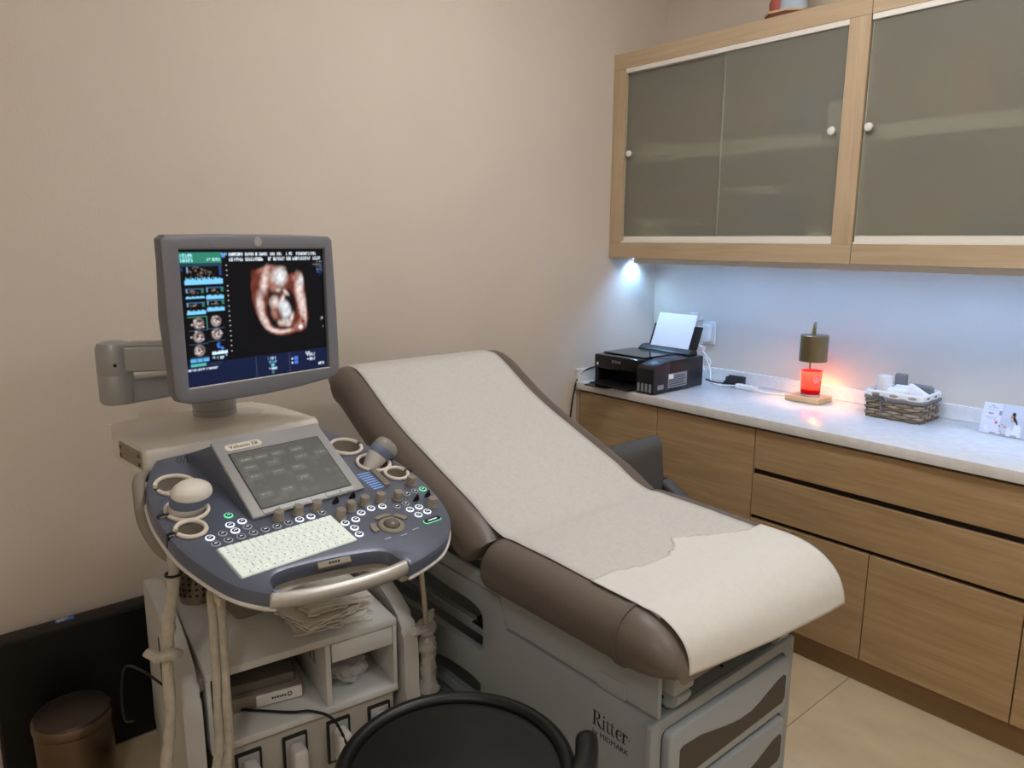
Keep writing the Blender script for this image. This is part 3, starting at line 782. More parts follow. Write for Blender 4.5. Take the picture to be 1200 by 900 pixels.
rows = [([1]*16, .013), ([1]*14+[2], .0178), ([1.5]+[1]*13+[1.5], .0178), ([1.8]+[1]*12+[2.2], .0178), ([2.2]+[1]*11+[2.8], .0178), ([1.4, 1.4, 1.4, 6.2, 1.4, 1.4, 1.4, 1.4], .0178)]
y = .049
for ws, h in rows:
    u = .248/sum(ws); x = -.124; y -= h/2
    for q in ws: key(x, y, q*u, h); x += q*u
    y -= h/2
marks = MB()
for r_ in range(5):
    for c_ in range(14):
        marks.box((-.113+c_*.0165+r_*.002-.0012, .0265-r_*.0178-.0012, .0044), (-.113+c_*.0165+r_*.002+.0012, .0265-r_*.0178+.0012, .0047), M=kbm)
o = marks.build('key_print', M_labelgrey, kb); o['kind'] = 'stuff'

# buttons, knobs, toggles on the console (w, v)
def btn_mesh(ringm):
    b = MB().lathe([(.0092, 0), (.0092, .0018), (.0082, .0026), (.0066, .0026), (.0066, .001), (0, .001)][::-1], 20, m=0)
    b.lathe([(0, .001), (.0064, .001), (.0064, .0024), (.0056, .0028), (0, .003)][::-1], 18, m=1)
    b.box((-.003, -.0012, .0028), (.003, .0012, .0034), m=2)
    return b.mesh('button', [ringm, M_btn, M_glyph])
bW, bD, bG = btn_mesh(M_btnlit), btn_mesh(M_btnring), btn_mesh(M_btngreen)
BT = [(-.068, .111, 'W'), (-.042, .112, 'W'), (-.068, .088, 'W'), (-.042, .089, 'D'), (-.119, .088, 'W'), (-.093, .090, 'D'), (-.118, .065, 'D'), (-.093, .065, 'D'), (-.067, .065, 'D'), (-.041, .066, 'D'), (-.016, .065, 'D'), (.009, .064, 'D'), (.035, .065, 'D'), (.061, .065, 'W'), (.087, .064, 'W'), (.115, .066, 'D'),
      (.137, .010, 'W'), (.164, .011, 'W'), (.189, .027, 'W'), (.218, .032, 'W'), (.245, .027, 'W'), (.274, .012, 'D'), (.299, .012, 'D'), (.327, .045, 'D'), (.352, .046, 'D'), (.293, -.012, 'W'), (.318, -.013, 'W'), (.297, -.038, 'W'), (.323, -.037, 'W'), (.144, -.014, 'W'), (.140, -.038, 'W'), (-.056, .143, 'G'), (.375, .045, 'G')]
for a, b, k in BT: place({'W': bW, 'D': bD, 'G': bG}[k], 'button', MC @ T(a-.113, b, 0), con)
pl = MB().prism(rrect(-.024, -.008, .024, .008, .0078), 0, .0022, .001, 1, m=0, M=MC @ T(.199, -.069, 0)); pl.prism(rrect(-.0222, -.0064, .0222, .0064, .006), .0022, .0028, 0, m=1, M=MC @ T(.199, -.069, 0))
pl.box((-.012, -.0015, .0028), (.012, .0015, .0033), m=2, M=MC @ T(.199, -.069, 0)); pl.build('pill_button', [M_btngreen, M_btn, M_glyph], con)
kn = MB().lathe([(.0125, 0), (.0125, .003), (.0105, .004), (.0105, .020), (.0095, .0215), (0, .022)][::-1], 22).mesh('knob', M_knob)
for a, b in ((.024, .090), (.069, .089), (.112, .087), (.140, .037), (.175, .052), (.214, .057), (.254, .052), (.295, .041), (.363, .081), (.348, -.018)): place(kn, 'knob', MC @ T(a-.113, b-.004, 0), con)
tg = MB().prism([(-.008, 0), (.008, 0), (.006, .009), (.003, .016), (0, .014), (-.006, .006)], -.003, .003, .001, 1, M=frame((0, 0, 0), (1, 0, 0), (0, 0, 1), (0, -1, 0))).mesh('toggle', M_btn)
for a, b in ((.161, .090), (.206, .092), (.330, .017), (.365, .019)): place(tg, 'toggle', MC @ T(a-.113, b-.004, 0), con)
# trackball with its ring and arc keys
tbm = MC @ T(.106, -.043, 0)
MB().lathe([(.029, 0), (.029, .002), (.026, .0045), (.0185, .0045), (.0175, .001), (0, .001)][::-1], 36, M=tbm).build('trackball_ring', M_knob, con)
MB().lathe([(0, -.006), (.0165, .0), (.0168, .004), (.0145, .009), (.010, .012), (.005, .0135), (0, .0138)][::-1], 28, M=tbm).build('trackball', mat('trackball_grey', '#6f6a60', .15), con)
for a0, a1 in ((48, 100), (128, 175), (-8, 36)):
    a0 += 15; a1 += 15
    pr = [(math.cos(math.radians(a0+(a1-a0)*i/8))*.048, math.sin(math.radians(a0+(a1-a0)*i/8))*.040) for i in range(9)]+[(math.cos(math.radians(a1-(a1-a0)*i/8))*.035, math.sin(math.radians(a1-(a1-a0)*i/8))*.031) for i in range(9)]
    MB().prism(pr, 0, .004, .0015, 2, M=tbm).build('arc_key', M_knob, con)
for a, b in ((.183, -.079), (.221, -.085), (.257, -.079)): MB().box((-.009, -.002, 0), (.009, .002, .002), .0008, 1, M=MC @ T(a-.113, b, 0)).build('bar_key', M_btnring, con)
M_slider = mat('slider_blue', '#86a6d8', .4, emit=('#7fa6e6', .25))
for k in range(8):
    v_ = .166-.0098*k
    MB().box((.158, v_-.0013, -.0005), (.196, v_+.0013, .0012), M=MC).build('slider_track', M_slider, con)
    MB().box((.194-.001*k, v_-.0038, 0), (.210-.001*k, v_+.0038, .008), .0012, 1, M=MC).build('slider_cap', M_knob, con)

# ivory shelf behind the console with a recessed tray and side slots
SB = frame(K0+Uv*.448, Lv, Bv, (0, 0, 1)); zt = 1.055-(K0+Uv*.448).z
SM = frame(V((*(K0+Uv*.448).xy, 0)), Bv*-1, Lv, (0, 0, 1))       # x forward, y right, z up
shp = spline2([(.015, -.20), (.02, 0), (.015, .20), (-.03, .218), (-.20, .215), (-.30, .19), (-.318, .15), (-.318, -.15), (-.30, -.19), (-.20, -.215), (-.03, -.218)], 4)
sh = MB().prism(shp, .985, 1.052, .012, 3, M=SM).build('rear_shelf', M_beigel, us)
MB().lathe([(.055, 1.0519), (.052, 1.0528), (.046, 1.0522), (0, 1.0521)][::-1], 32, M=SM @ T(-.20, .125, 0), sy=.8).build('tray_recess', M_beige, sh)
sl = MB().box((-.16, -.2215, 1.000), (-.02, -.210, 1.042), .002, 1, M=SM).build('side_slot_panel', M_knob, sh)
for k in range(2): MB().box((-.14, -.2230, 1.008+.016*k), (-.045, -.2210, 1.018+.016*k), .001, 1, M=SM).build('drive_slot', mat('slot_olive', '#8c8268', .5) if k == 0 else bpy.data.materials['slot_olive'], sl)
for z, x in ((1.030, -.150), (1.010, -.150), (1.030, -.032), (1.010, -.032)): MB().box((x-.005, -.2228, z-.004), (x+.005, -.221, z+.004), .0005, 1, M=SM).build('socket', M_black, sl)
# column between cart and console
MB().prism(rrect(-.09, -.07, .09, .07, .02), .545, .99, .004, 1, M=T(.50, -2.30, 0)).build('lift_column', M_cartg, us)
MB().prism(rrect(-.17, -.12, .17, .12, .03), .86, .9849, .01, 2, M=T(.56, -2.30, 0) @ RZ(AZ)).build('console_bracket', M_cartg, us)
# curved side handle
hp = spline([(.62, -2.52, .975), (.68, -2.585, 1.005), (.75, -2.607, .982), (.78, -2.607, .925), (.80, -2.575, .862), (.80, -2.51, .84)], 6)
MB().tube(hp, .013, 12).build('side_handle', M_cartg, us)

# monitor
MM_az = math.radians(10.8)
Lm = V((-math.sin(MM_az), math.cos(MM_az), 0)); Nm = V((math.cos(MM_az), math.sin(MM_az), 0))
MMn = frame((.665, -2.295, 1.345), Lm, (0, 0, 1), Nm)
fr = [(-.227, .172), (-.216, .181), (-.10, .1835), (0, .184), (.10, .1835), (.203, .181), (.213, .172), (.220, 0), (.222, -.155), (.214, -.172), (.185, -.182), (.09, -.190), (0, -.193), (-.09, -.192), (-.185, -.187), (-.213, -.178), (-.223, -.158), (-.226, 0)]
mon = MB().plate(fr, [[(-.188, .150), (.188, .150), (.188, -.1505), (-.188, -.1505)]], -.016, .012, .007, M=MMn).build('monitor', M_mon, us)
MB().prism([(a*.90, b*.90) for a, b in fr], -.075, -.0161, .02, 3, M=MMn).build('monitor_back', M_mon, mon)
MB().box((-.190, -.1535, -.004), (.192, -.1505, .0105), .001, 1, M=MMn).build('screen_lip', M_monlip, mon)
em = MB().lathe([(.0105, 0), (.0105, .0012), (.0092, .0014), (.0092, .0008), (0, .0008)][::-1], 28, M=MMn @ T(0, .167, .0118)).build('maker_emblem', M_silver, mon)
em2 = MB()
for k in range(4):
    an = k*PI/2+.4
    em2.tube([MMn @ T(0, .167, .0128) @ V((.006*math.cos(an+q*.5)*(1-.08*q), .006*math.sin(an+q*.5)*(1-.08*q), 0)) for q in range(5)], .0007, 6)
text('emblem_monogram', 'GE', .0085, MMn @ T(0, .167, .0128), M_monlip, mon)
em2.build('emblem_swirl', M_monlip, mon)
for k in range(3): MB().box((-.012+k*.016, -.1765, .0112), (-.004+k*.016, -.1735, .0128), .0008, 1, M=MMn).build('monitor_button', M_mon, mon)

scr = Pic(240, 190, '#05060a')
scr.rect(.0, .02, .265, .10, '#2d7f6b'); scr.glyphs(.012, .033, .085, .026, '#9fe6ee', 1); scr.glyphs(.012, .064, .085, .026, '#9fe6ee', 2); scr.glyphs(.165, .062, .25, .024, '#bdf0ee', 3)
scr.rect(.0, .103, .265, .12, '#234057')
for k in range(26): scr.ell(.135+.05*rng.standard_normal(), .165+.02*rng.standard_normal(), .012, .007, '#8a7a6c', soft=.9, k=.8, rot=rng.random()*3)
scr.rect(.045, .125, .055, .17, '#8db4d8', .8); scr.rect(.245, .12, .262, .19, '#2c4a86', .7); scr.glyphs(.01, .125, .03, .03, '#3c5f9b', 5)
for x0, y0, x1, h in ((.03, .20, .265, .055), (.03, .335, .145, .02), (.155, .33, .265, .035), (.03, .435, .145, .035), (.155, .42, .265, .035)):
    for k in range(40):
        a = x0+(x1-x0)*k/40; hh = h*(.55+.35*abs(math.sin(k*1.3))+.1*rng.random())
        scr.rect(a, y0+h-hh, a+(x1-x0)/40, y0+h, '#7cc8f4')
for x0, y0 in ((.03, .285), (.155, .28), (.03, .385), (.155, .375)):
    scr.rect(x0, y0-.006, x0+.11, y0+.003, '#3a5f86', .8)
    scr.rect(x0+.005, y0, x0+.012, y0+.028, '#8db4d8', .7); scr.rect(x0+.095, y0, x0+.11, y0+.032, '#3f8f7a', .6)
    for k in range(10): scr.ell(x0+.055+.014*rng.standard_normal(), y0+.02+.008*rng.standard_normal(), .010, .006, '#937f6d', soft=.9, k=.8)
scr.rect(.028, .483, .148, .592, '#4b9d86', 1); scr.rect(.031, .487, .145, .588, '#05060a')
for x0, y0 in ((.095, .535), (.205, .528), (.09, .635), (.205, .625), (.09, .735)):
    scr.ell(x0, y0, .047, .047, '#9c8a88', soft=.3); scr.ell(x0+.006, y0-.004, .034, .034, '#2a1c1c', soft=.5)
    for k in range(9): scr.ell(x0+.016*rng.standard_normal(), y0+.018*rng.standard_normal(), .012, .009, '#e6dcda', soft=.8, k=.8)
    scr.rect(x0-.06, y0+.049, x0+.055, y0+.055, '#3a5f86', .7)
scr.ell(.215, .712, .022, .026, '#3d6fd0', soft=.3); scr.ell(.225, .708, .013, .014, '#0a0c14', soft=.3); scr.ell(.235, .735, .015, .012, '#4a7cdc', soft=.4)
for k in range(30):
    a = .165+.1*k/30; scr.rect(a, .765-.012*abs(math.sin(k*.8)), a+.1/30, .778, '#cdefff')
for k in range(3): scr.rect(.03+k*.04, .793, .065+k*.04, .822, '#5aa6dc')
scr.poly([(.165, .80), (.185, .785), (.185, .815)], '#8aa6d8'); scr.poly([(.262, .785), (.262, .805), (.25, .785)], '#8aa6d8'); scr.glyphs(.19, .795, .24, .02, '#cfe6ff', 8)
for k in range(18): scr.rect(.293, .115+.038*k, .298, .12+.038*k, '#e0e6ee')
scr.ell(.28, .045, .02, .02, '#5d8be0', soft=.4); scr.glyphs(.265, .025, .305, .016, '#8fc0f0', 9)
hdr = '#dfe9f2'
for x0, x1, sd in ((.315, .575, 11), (.60, .685, 12), (.715, .76, 13), (.79, .96, 14)): scr.glyphs(x0, .024, x1, .028, hdr, sd)
for x0, x1, sd in ((.315, .545, 15), (.585, .705, 16), (.715, .765, 17), (.78, .90, 18), (.92, .985, 19)): scr.glyphs(x0, .062, x1, .028, hdr, sd)
for k, cc in enumerate(('#cfd9ea', '#cfd9ea', '#9fb4e6', '#9fb4e6', '#4a6ee0', '#3d5fe0')): scr.glyphs(.945-.03*(k == 1), .098+.021*k, .985, .015, cc, 30+k)
# the scan picture: rim of tissue, dark pocket, small body
R1, R2, P1, P2 = '#6b3326', '#a97868', '#e6d2cc', '#dfe4ea'
womb = [(.50, .155), (.57, .13), (.63, .135), (.70, .17), (.715, .21), (.76, .19), (.83, .178), (.845, .30), (.855, .45), (.865, .56), (.855, .60), (.82, .67), (.76, .675), (.70, .69), (.62, .685), (.56, .655), (.51, .58), (.475, .49), (.455, .38), (.45, .27), (.465, .205)]
scr.poly(womb, R1); scr.ell(.56, .155, .10, .03, R2, rot=-.3, soft=.8); scr.ell(.68, .15, .05, .022, '#8d7a70', soft=.7); scr.ell(.49, .22, .08, .05, R1, rot=1.2, soft=.7)
for (a, b, rx, ry, c_, ro) in ((.55, .25, .05, .15, P1, .25), (.51, .44, .045, .14, P1, -.1), (.535, .56, .04, .09, P1, -.5), (.60, .64, .10, .028, P1, .35), (.69, .655, .09, .022, P1, -.05), (.78, .62, .07, .04, R2, -.6),
                               (.80, .32, .05, .16, P1, -.05), (.815, .44, .042, .17, P1, -.05), (.82, .26, .03, .07, P2, 0), (.84, .50, .02, .16, P1, 0), (.77, .235, .04, .03, R2, .4), (.81, .60, .045, .055, R2, .3)):
    scr.ell(a, b, rx, ry, c_, ro, soft=.8)
scr.ell(.655, .46, .115, .20, '#120a0c', -.25, soft=.2); scr.ell(.735, .43, .05, .13, '#150b0d', -.2, soft=.25); scr.ell(.60, .52, .06, .13, '#120a0c', -.3, soft=.3)
for (a, b, rx, ry, c_, ro) in ((.64, .23, .105, .10, R2, 0), (.655, .22, .085, .085, P2, .2), (.675, .20, .05, .05, '#e6eef4', .2), (.615, .30, .045, .05, R2, 0), (.645, .325, .03, .022, P1, 0), (.66, .36, .055, .04, '#5a2c22', .1),
                               (.70, .345, .045, .018, P1, .7), (.67, .40, .022, .07, P1, .5), (.615, .42, .055, .06, P1, 0), (.61, .50, .04, .07, R2, -.2), (.685, .49, .062, .105, P2, -.35), (.70, .47, .04, .07, '#e2e8ec', -.3),
                               (.66, .585, .045, .035, P1, .1), (.70, .60, .04, .03, P1, 0), (.735, .555, .018, .06, P1, .35), (.645, .53, .02, .08, '#6b3a2c', -.3), (.70, .57, .02, .02, P2, 0)):
    scr.ell(a, b, rx*1.12, ry*1.12, c_, ro, soft=.85)
scr.ell(.655, .625, .11, .012, '#4a1c14', .05, soft=.6); scr.ell(.80, .635, .03, .025, P2, .3, soft=.6); scr.ell(.82, .59, .02, .02, '#5c2a20', .3, soft=.6)
scr.ell(.965, .585, .018, .02, '#3a4a52', soft=.8); scr.rect(.968, .57, .978, .585, '#c9d4da'); scr.rect(.975, .64, .985, .655, '#8a939a')
gr = np.kron(rng.random((48, 60)), np.ones((4, 4)))[:190, :240]
gr = (gr+np.roll(gr, 2, 0)+np.roll(gr, 2, 1)+np.roll(gr, (1, 1), (0, 1)))/4
msk = ((scr.S > .44) & (scr.Tt > .12) & (scr.Tt < .70))[..., None]
scr.a = np.where(msk, scr.a*(.62+.62*gr[..., None])*np.array([1.0, .97, .95]), scr.a)
for k in range(2): 
    old = scr.a.copy(); scr.blur(1); scr.a = np.where(msk, scr.a, old)
scr.rect(.0, .83, 1, 1, '#0e1a3a'); scr.rect(.0, .83, 1, .834, '#4a5470'); scr.rect(.455, .83, .459, 1, '#3f4a68'); scr.rect(.70, .83, .704, 1, '#3f4a68')
scr.rect(.005, .795+.035, .27, .83, '#05060a'); scr.rect(.03, .832, .125, .855, '#54b0a8'); scr.glyphs(.14, .835, .22, .015, '#3d556f', 40)
scr.glyphs(.01, .868, .20, .017, '#cfdcea', 41)
scr.glyphs(.54, .855, .60, .02, '#bcd8f4', 42); scr.glyphs(.55, .885, .60, .018, '#7fb4ee', 43); scr.ell(.575, .92, .02, .018, '#5fc0c8', soft=.4); scr.glyphs(.545, .938, .605, .018, '#d6e6f0', 44); scr.rect(.565, .965, .585, .99, '#3f6f80')
scr.glyphs(.83, .85, .89, .02, '#dfe9f4', 45)
for b in (.885, .92): scr.ell(.722, b+.005, .01, .009, '#dfe9f6'); scr.rect(.737, b-.01, .765, b+.018, '#4a74d8'); scr.ell(.845, b-.01, .008, .008, '#dfe9f6'); scr.glyphs(.86, b-.022, .90, .026, '#cfe2f4', 46)
scr.glyphs(.93, .945, .975, .028, '#dfe6ee', 47)
scr.blur(1)
M_scr = print_mat('monitor_picture', .66, .3, 0, .2)
raster('screen', scr.a, MMn @ T(0, 0, .002), .376, .301, M_scr, mon)

# monitor arm: column, lower arm, elbow, upper arm
armc = V((.365, -2.315, 0))
MB().lathe([(.056, 1.0522), (.056, 1.066), (.053, 1.068), (.053, 1.070), (.056, 1.072), (.056, 1.10), (.050, 1.108), (.042, 1.112), (.042, 1.16), (0, 1.162)][::-1], 36, M=T(*armc)).build('arm_post', M_silver, us)
el = V((.44, -2.565, 0))
def arm(a, b, z0, z1, wa, wb, name):
    d = (b-a).normalized(); n_ = V((-d.y, d.x, 0))
    poly = [(a+n_*wa), (b+n_*wb), (b-n_*wb), (a-n_*wa)]
    return MB().prism([(q.x, q.y) for q in poly], z0, z1, .008, 3).build(name, M_silver, us)
arm(el, armc, 1.125, 1.185, .030, .034, 'lower_arm')
MB().lathe([(0, 1.128), (.034, 1.128), (.039, 1.136), (.039, 1.197), (.038, 1.199), (.039, 1.201), (.039, 1.262), (.034, 1.274), (.018, 1.279), (0, 1.28)][::-1], 32, M=T(*el)).build('elbow', M_silver, us)
ub = V((.555, -2.33, 0))
ua = arm(el+(ub-el)*.10, ub, 1.205, 1.268, .026, .030, 'upper_arm')
arm(el+(ub-el)*.12, el+(ub-el)*.55, 1.262, 1.276, .022, .022, 'arm_cover')
MB().box((.52, -2.37, 1.19), (.60, -2.27, 1.36), .01, 2).build('tilt_mount', M_silver, us)
MB().lathe([(.004, 0), (.004, .0015), (0, .0016)], 10, M=frame((el.x+.0385, el.y-.008, 1.225), (0, 1, 0), (0, 0, 1), (1, 0, 0))).build('arm_screw', M_black, us)

# cart
CA = math.radians(-6.5)
Lc = V((-math.sin(CA), math.cos(CA), 0)); Fc = V((math.cos(CA), math.sin(CA), 0))
CM = frame((.8125, -2.281, 0), Fc, Lc, (0, 0, 1))      # x forward, y right, z up
def part(name, m, lo, hi, bev=.002, par=None, seg=2): return MB().box(lo, hi, bev, seg, M=CM).build(name, m, par or us)
body = part('cart_top', M_cartw, (-.50, -.236, .530), (0, .236, .551), .005)
part('cart_wall', M_cartw, (-.49, -.236, .356), (-.004, -.226, .5295), .001); part('cart_wall', M_cartw, (-.49, .226, .356), (-.004, .236, .5295), .001)
part('cart_divider', M_cartw, (-.40, .043, .362), (-.004, .057, .5295), .002)
part('cart_shelf', M_cartw, (-.49, -.236, .342), (-.0, .236, .3615), .004)
part('cart_back', M_cartg, (-.50, -.236, .356), (-.491, .236, .5295), .001)
part('flap_door', M_cartw, (-.012, .060, .478), (-.003, .224, .528), .002)
g = MB()
for k in range(9): g.box((-.34+k*.03, .0425, .44), (-.325+k*.03, .0431, .52), M=CM)
o = g.build('divider_slot', M_cartg, us); o['kind'] = 'stuff'
low = part('cart_front_panel', mat('cart_panel_grey', '#aaa59a', .55), (-.49, -.226, .095), (-.012, .226, .3415), .003)
for k in range(4):
    a = -.185+k*.112
    p_ = part('probe_port', M_black, (-.013, a, .20), (-.004, a+.062, .318), .002, low)
    part('port_frame', M_silver, (-.0135, a+.006, .206), (-.002, a+.056, .312), .003, low)
    MB().prism(rrect(a+.013, .214, a+.049, .302, .012), -.002, .045, .008, 3, M=CM @ frame((0, 0, 0), (0, 1, 0), (0, 0, 1), (1, 0, 0))).build('port_connector', M_beige, low)
for s in (-1, 1):
    prof = spline2([(.012, .10), (.014, .30), (.012, .47), (-.01, .525), (-.06, .556), (-.15, .583), (-.28, .600), (-.42, .602), (-.50, .592), (-.525, .55), (-.53, .30), (-.52, .10)], 4)
    MM_ = CM @ frame((0, s*.270+.02, 0), (1, 0, 0), (0, 0, 1), (0, -1, 0))
    MB().prism(prof, 0, .040, .010, 3, M=MM_).build('side_panel', M_cartw, us)
    y0, y1 = sorted((s*.2365, s*.2495))
    part('side_gutter', M_cartg, (-.50, y0, .50), (-.02, y1, .532), .001)
part('panel_gap', M_black, (-.30, -.2915, .20), (-.285, -.2895, .52), .0008)
part('base_frame', M_cartg, (-.53, -.25, .055), (.03, .25, .094), .012)
for x in (-.47, -.03):
    for y in (-.21, .21):
        c = MB().tube([CM @ V((x, y-.018, .045)), CM @ V((x, y+.018, .045))], .045, 24).build('caster_wheel', M_blackm, us)
        MB().box((x-.02, y-.026, .045), (x+.02, y+.026, .056), .003, 1, M=CM).build('caster_fork', M_cartg, c)
# beige cable hook under the console
MB().tube(spline([(.84, -2.44, .850), (.86, -2.475, .80), (.885, -2.500, .778), (.905, -2.512, .782), (.915, -2.515, .80)], 5), .008, 8, flat=2.2).build('cable_hook', M_ringb, us)

# ------------------------------------------------------------------ things on and around the machine
def probe_rings(spec, n=24): return [[V((x+a*math.cos(2*PI*i/n), y+b*math.sin(2*PI*i/n), z)) for i in range(n)] for x, y, a, b, z in spec]
Mpb = mat('probe_blue', '#6d7890', .4); Mpg = mat('probe_grey', '#8e8d86', .45)
PL = MC @ T(-.229, .200, 0) @ Matrix.Rotation(math.radians(8), 4, 'X')
pt = thing('ultrasound_probe', 'ivory and blue probe with a broad head standing in the left holder', 'probe', PL.translation)
MB().loft(probe_rings([(0, 0, .020, .018, -.055), (0, 0, .026, .022, -.03), (0, 0, .036, .026, 0), (0, 0, .037, .027, .010), (.002, 0, .038, .027, .018)]), M=PL).build('handle', M_beige, pt)
MB().loft(probe_rings([(.002, 0, .0385, .0275, .0182), (.004, 0, .041, .030, .026), (.005, 0, .042, .031, .042)]), M=PL).build('band', Mpb, pt)
MB().loft(probe_rings([(.005, 0, .0412, .0302, .0422), (.005, 0, .0405, .0297, .048), (.005, 0, .037, .027, .055), (.004, 0, .030, .023, .061), (.003, 0, .019, .015, .065), (.003, 0, .007, .006, .067)]), M=PL).build('lens_cap', M_beigel, pt)
def rough_tube(pts, r, amp, n=10, sc_=60, sub=10, seed=0):
    sp = spline(pts, sub); m = MB(); k = len(sp)
    m.tube(sp, [r*(1+amp*nz((q.x*sc_+seed, q.y*sc_, q.z*sc_))) for q in sp], n); 
    m.v = [q+V((nz(q*sc_*2), nz(q*sc_*2+V((9, 0, 0))), 0))*r*amp*.35 for q in m.v]
    return m
rough_tube([PL @ V((0, 0, -.055)), PL @ V((-.02, 0, -.09)), (.83, -2.572, .86), (.83, -2.578, .80), (.825, -2.592, .72), (.82, -2.60, .62), (.82, -2.604, .50), (.815, -2.625, .36), (.78, -2.632, .22), (.74, -2.64, .08), (.70, -2.66, .02), (.62, -2.70, .014)], .0125, .35, 12, 50).build('cable', M_cable, pt)
ti = MB().tube([V((.83+.0155*math.cos(a), -2.575+.0155*math.sin(a), .83)) for a in [2*PI*i/16 for i in range(16)]], .003, 6, closed=True); ti.build('cable_tie', M_black, pt)
kn_ = rough_tube([(.835, -2.612, .655), (.845, -2.60, .662), (.84, -2.585, .655), (.825, -2.582, .645), (.812, -2.60, .64), (.82, -2.618, .65), (.80, -2.635, .66)], .011, .5, 8, 70); kn_.build('sleeve_knot', M_film, pt)

PR = MC @ T(.231, .200, .004) @ Matrix.Rotation(math.radians(42), 4, 'Y') @ Matrix.Rotation(math.radians(-8), 4, 'X')
pr = thing('ultrasound_probe', 'grey and blue probe with a wavy stripe tilted in the right holder', 'probe', PR.translation)
MB().loft(probe_rings([(0, 0, .014, .014, -.045), (0, 0, .020, .018, -.02), (-.002, 0, .027, .021, .004), (-.002, 0, .030, .022, .018)]), M=PR).build('handle', M_beige, pr)
MB().loft(probe_rings([(-.002, 0, .0302, .0222, .0182), (.002, 0, .036, .025, .027), (.006, 0, .038, .026, .035), (.008, 0, .038, .026, .039)]), M=PR).build('band', Mpb, pr)
MB().loft(probe_rings([(.008, 0, .0382, .0262, .0392), (.008, 0, .037, .026, .048), (.006, 0, .032, .023, .056), (.004, 0, .022, .017, .062), (.002, 0, .007, .006, .0645)]), M=PR).build('lens_cap', Mpg, pr)
cp = [PR @ V((0, 0, -.045)), PR @ V((0, 0, -.07)), (.90, -2.02, .84), (.88, -2.003, .76), (.875, -1.99, .66), (.865, -1.975, .56), (.86, -1.968, .50), (.855, -1.962, .42), (.85, -1.960, .32), (.83, -1.965, .20), (.80, -1.975, .06), (.76, -1.98, .014)]
MB().tube(spline(cp, 8), .0065, 10).build('cable', M_cable, pr)
sl = rough_tube([(.864, -1.974, .515), (.860, -1.969, .495), (.857, -1.965, .46), (.855, -1.962, .42), (.853, -1.961, .36), (.851, -1.962, .30), (.845, -1.964, .26)], .020, .9, 14, 45, 8); sl.build('plastic_sleeve', M_bag, pr)
kn2 = rough_tube([(.885, -2.025, .525), (.872, -2.0, .512), (.866, -1.978, .512), (.858, -1.960, .525), (.852, -1.94, .545)], .009, .8, 10, 70); kn2.build('sleeve_knot', M_bag, pr)

for k, (x, y) in enumerate(((.872, -2.516), (.880, -2.500))):
    o = rough_tube([(x-.03, y+.02, .800), (x-.004, y+.004, .792), (x, y, .75), (x, y, .66), (x+.002*k, y-.003, .54), (x-.006, y-.006+.004*k, .42), (x-.012, y-.022+.006*k, .33), (x-.03, y-.04+.01*k, .20), (x-.03, y-.045+.014*k, .06), (x-.01, y-.06, .013), (x+.08, y-.10, .012)], .0095, .25, 10, 40, 8, k*3).build('probe_cable', M_cable)
    tag(o, ['pale sleeved cable hanging from the console hook, the one nearer the side panel', 'pale sleeved cable hanging from the console hook, the one nearer the towels'][k], 'cable')

# perforated steel cup on the cart
cc = (.395, -2.405)
hl = []; ct = MB().lathe([(0, .5515), (.046, .5515), (.048, .556), (.050, .66), (.052, .663), (.052, .666), (.048, .666), (.046, .56), (0, .56)], 36, M=T(*cc, 0))
cu = thing('steel_cup', 'perforated stainless steel cup standing on the cart under the console', 'cup', (*cc, .5515)); ct.build('cup_wall', M_steel, cu)
h_ = MB()
for r_ in range(5):
    for k in range(18):
        an = 2*PI*k/18
        h_.lathe([(.0038, 0), (.0038, .0006), (0, .0007)], 8, M=T(*cc, 0) @ RZ(an) @ frame((.0482+.0004*r_, 0, .578+r_*.017), (0, 1, 0), (0, 0, 1), (1, 0, 0)))
o = h_.build('perforation', M_black, cu); o['kind'] = 'stuff'

# folded paper towels on the cart top
def towel(label, cx, cy, z, sx, sy, rot, seed, layers=3):
    m = MB()
    for l in range(layers):
        n = 18; zz = z+l*.0052; top, bot = [], []
        for i in range(n+1):
            a, b = [], []
            for j in range(n+1):
                u, v_ = i/n-.5, j/n-.5
                ed = max(abs(u), abs(v_))*2
                jx = .012*nz((u*9+seed, v_*9, l*2.7)); jy = .012*nz((u*9, v_*9+seed, l*3.1+5))
                rip = .0022*math.sin(v_*60+seed+l)*max(0, ed-.6)
                h = .0032*nz((u*6+seed*2, v_*6, l))+rip
                q = RZ(rot) @ V((u*sx*(1-.03*l)+jx, v_*sy*(1-.02*l)+jy, 0))
                a.append(V((cx+q.x, cy+q.y, zz+.0046+max(h, -.001)))); b.append(V((cx+q.x, cy+q.y, zz+max(0, h)*.6)))
            top.append(a); bot.append(b)
        m.grid(top); m.grid([r[::-1] for r in bot])
        for rr, ss in ((top[0], bot[0]), (top[-1][::-1], bot[-1][::-1]), ([r[0] for r in top][::-1], [r[0] for r in bot][::-1]), ([r[-1] for r in top], [r[-1] for r in bot])): m.grid([ss, rr])
    return tag(m.build('paper_towel', M_towel, None, 50), label, 'towel', 'folded paper towels on the cart')
towel('crinkled paper towel at the bottom of the pile on the cart', .685, -2.175, .5515, .20, .19, -.25, 1)
towel('crinkled paper towel in the middle of the pile on the cart', .70, -2.185, .571, .17, .20, .15, 4)
towel('crinkled paper towel on top of the pile on the cart', .69, -2.16, .590, .16, .17, -.1, 9)

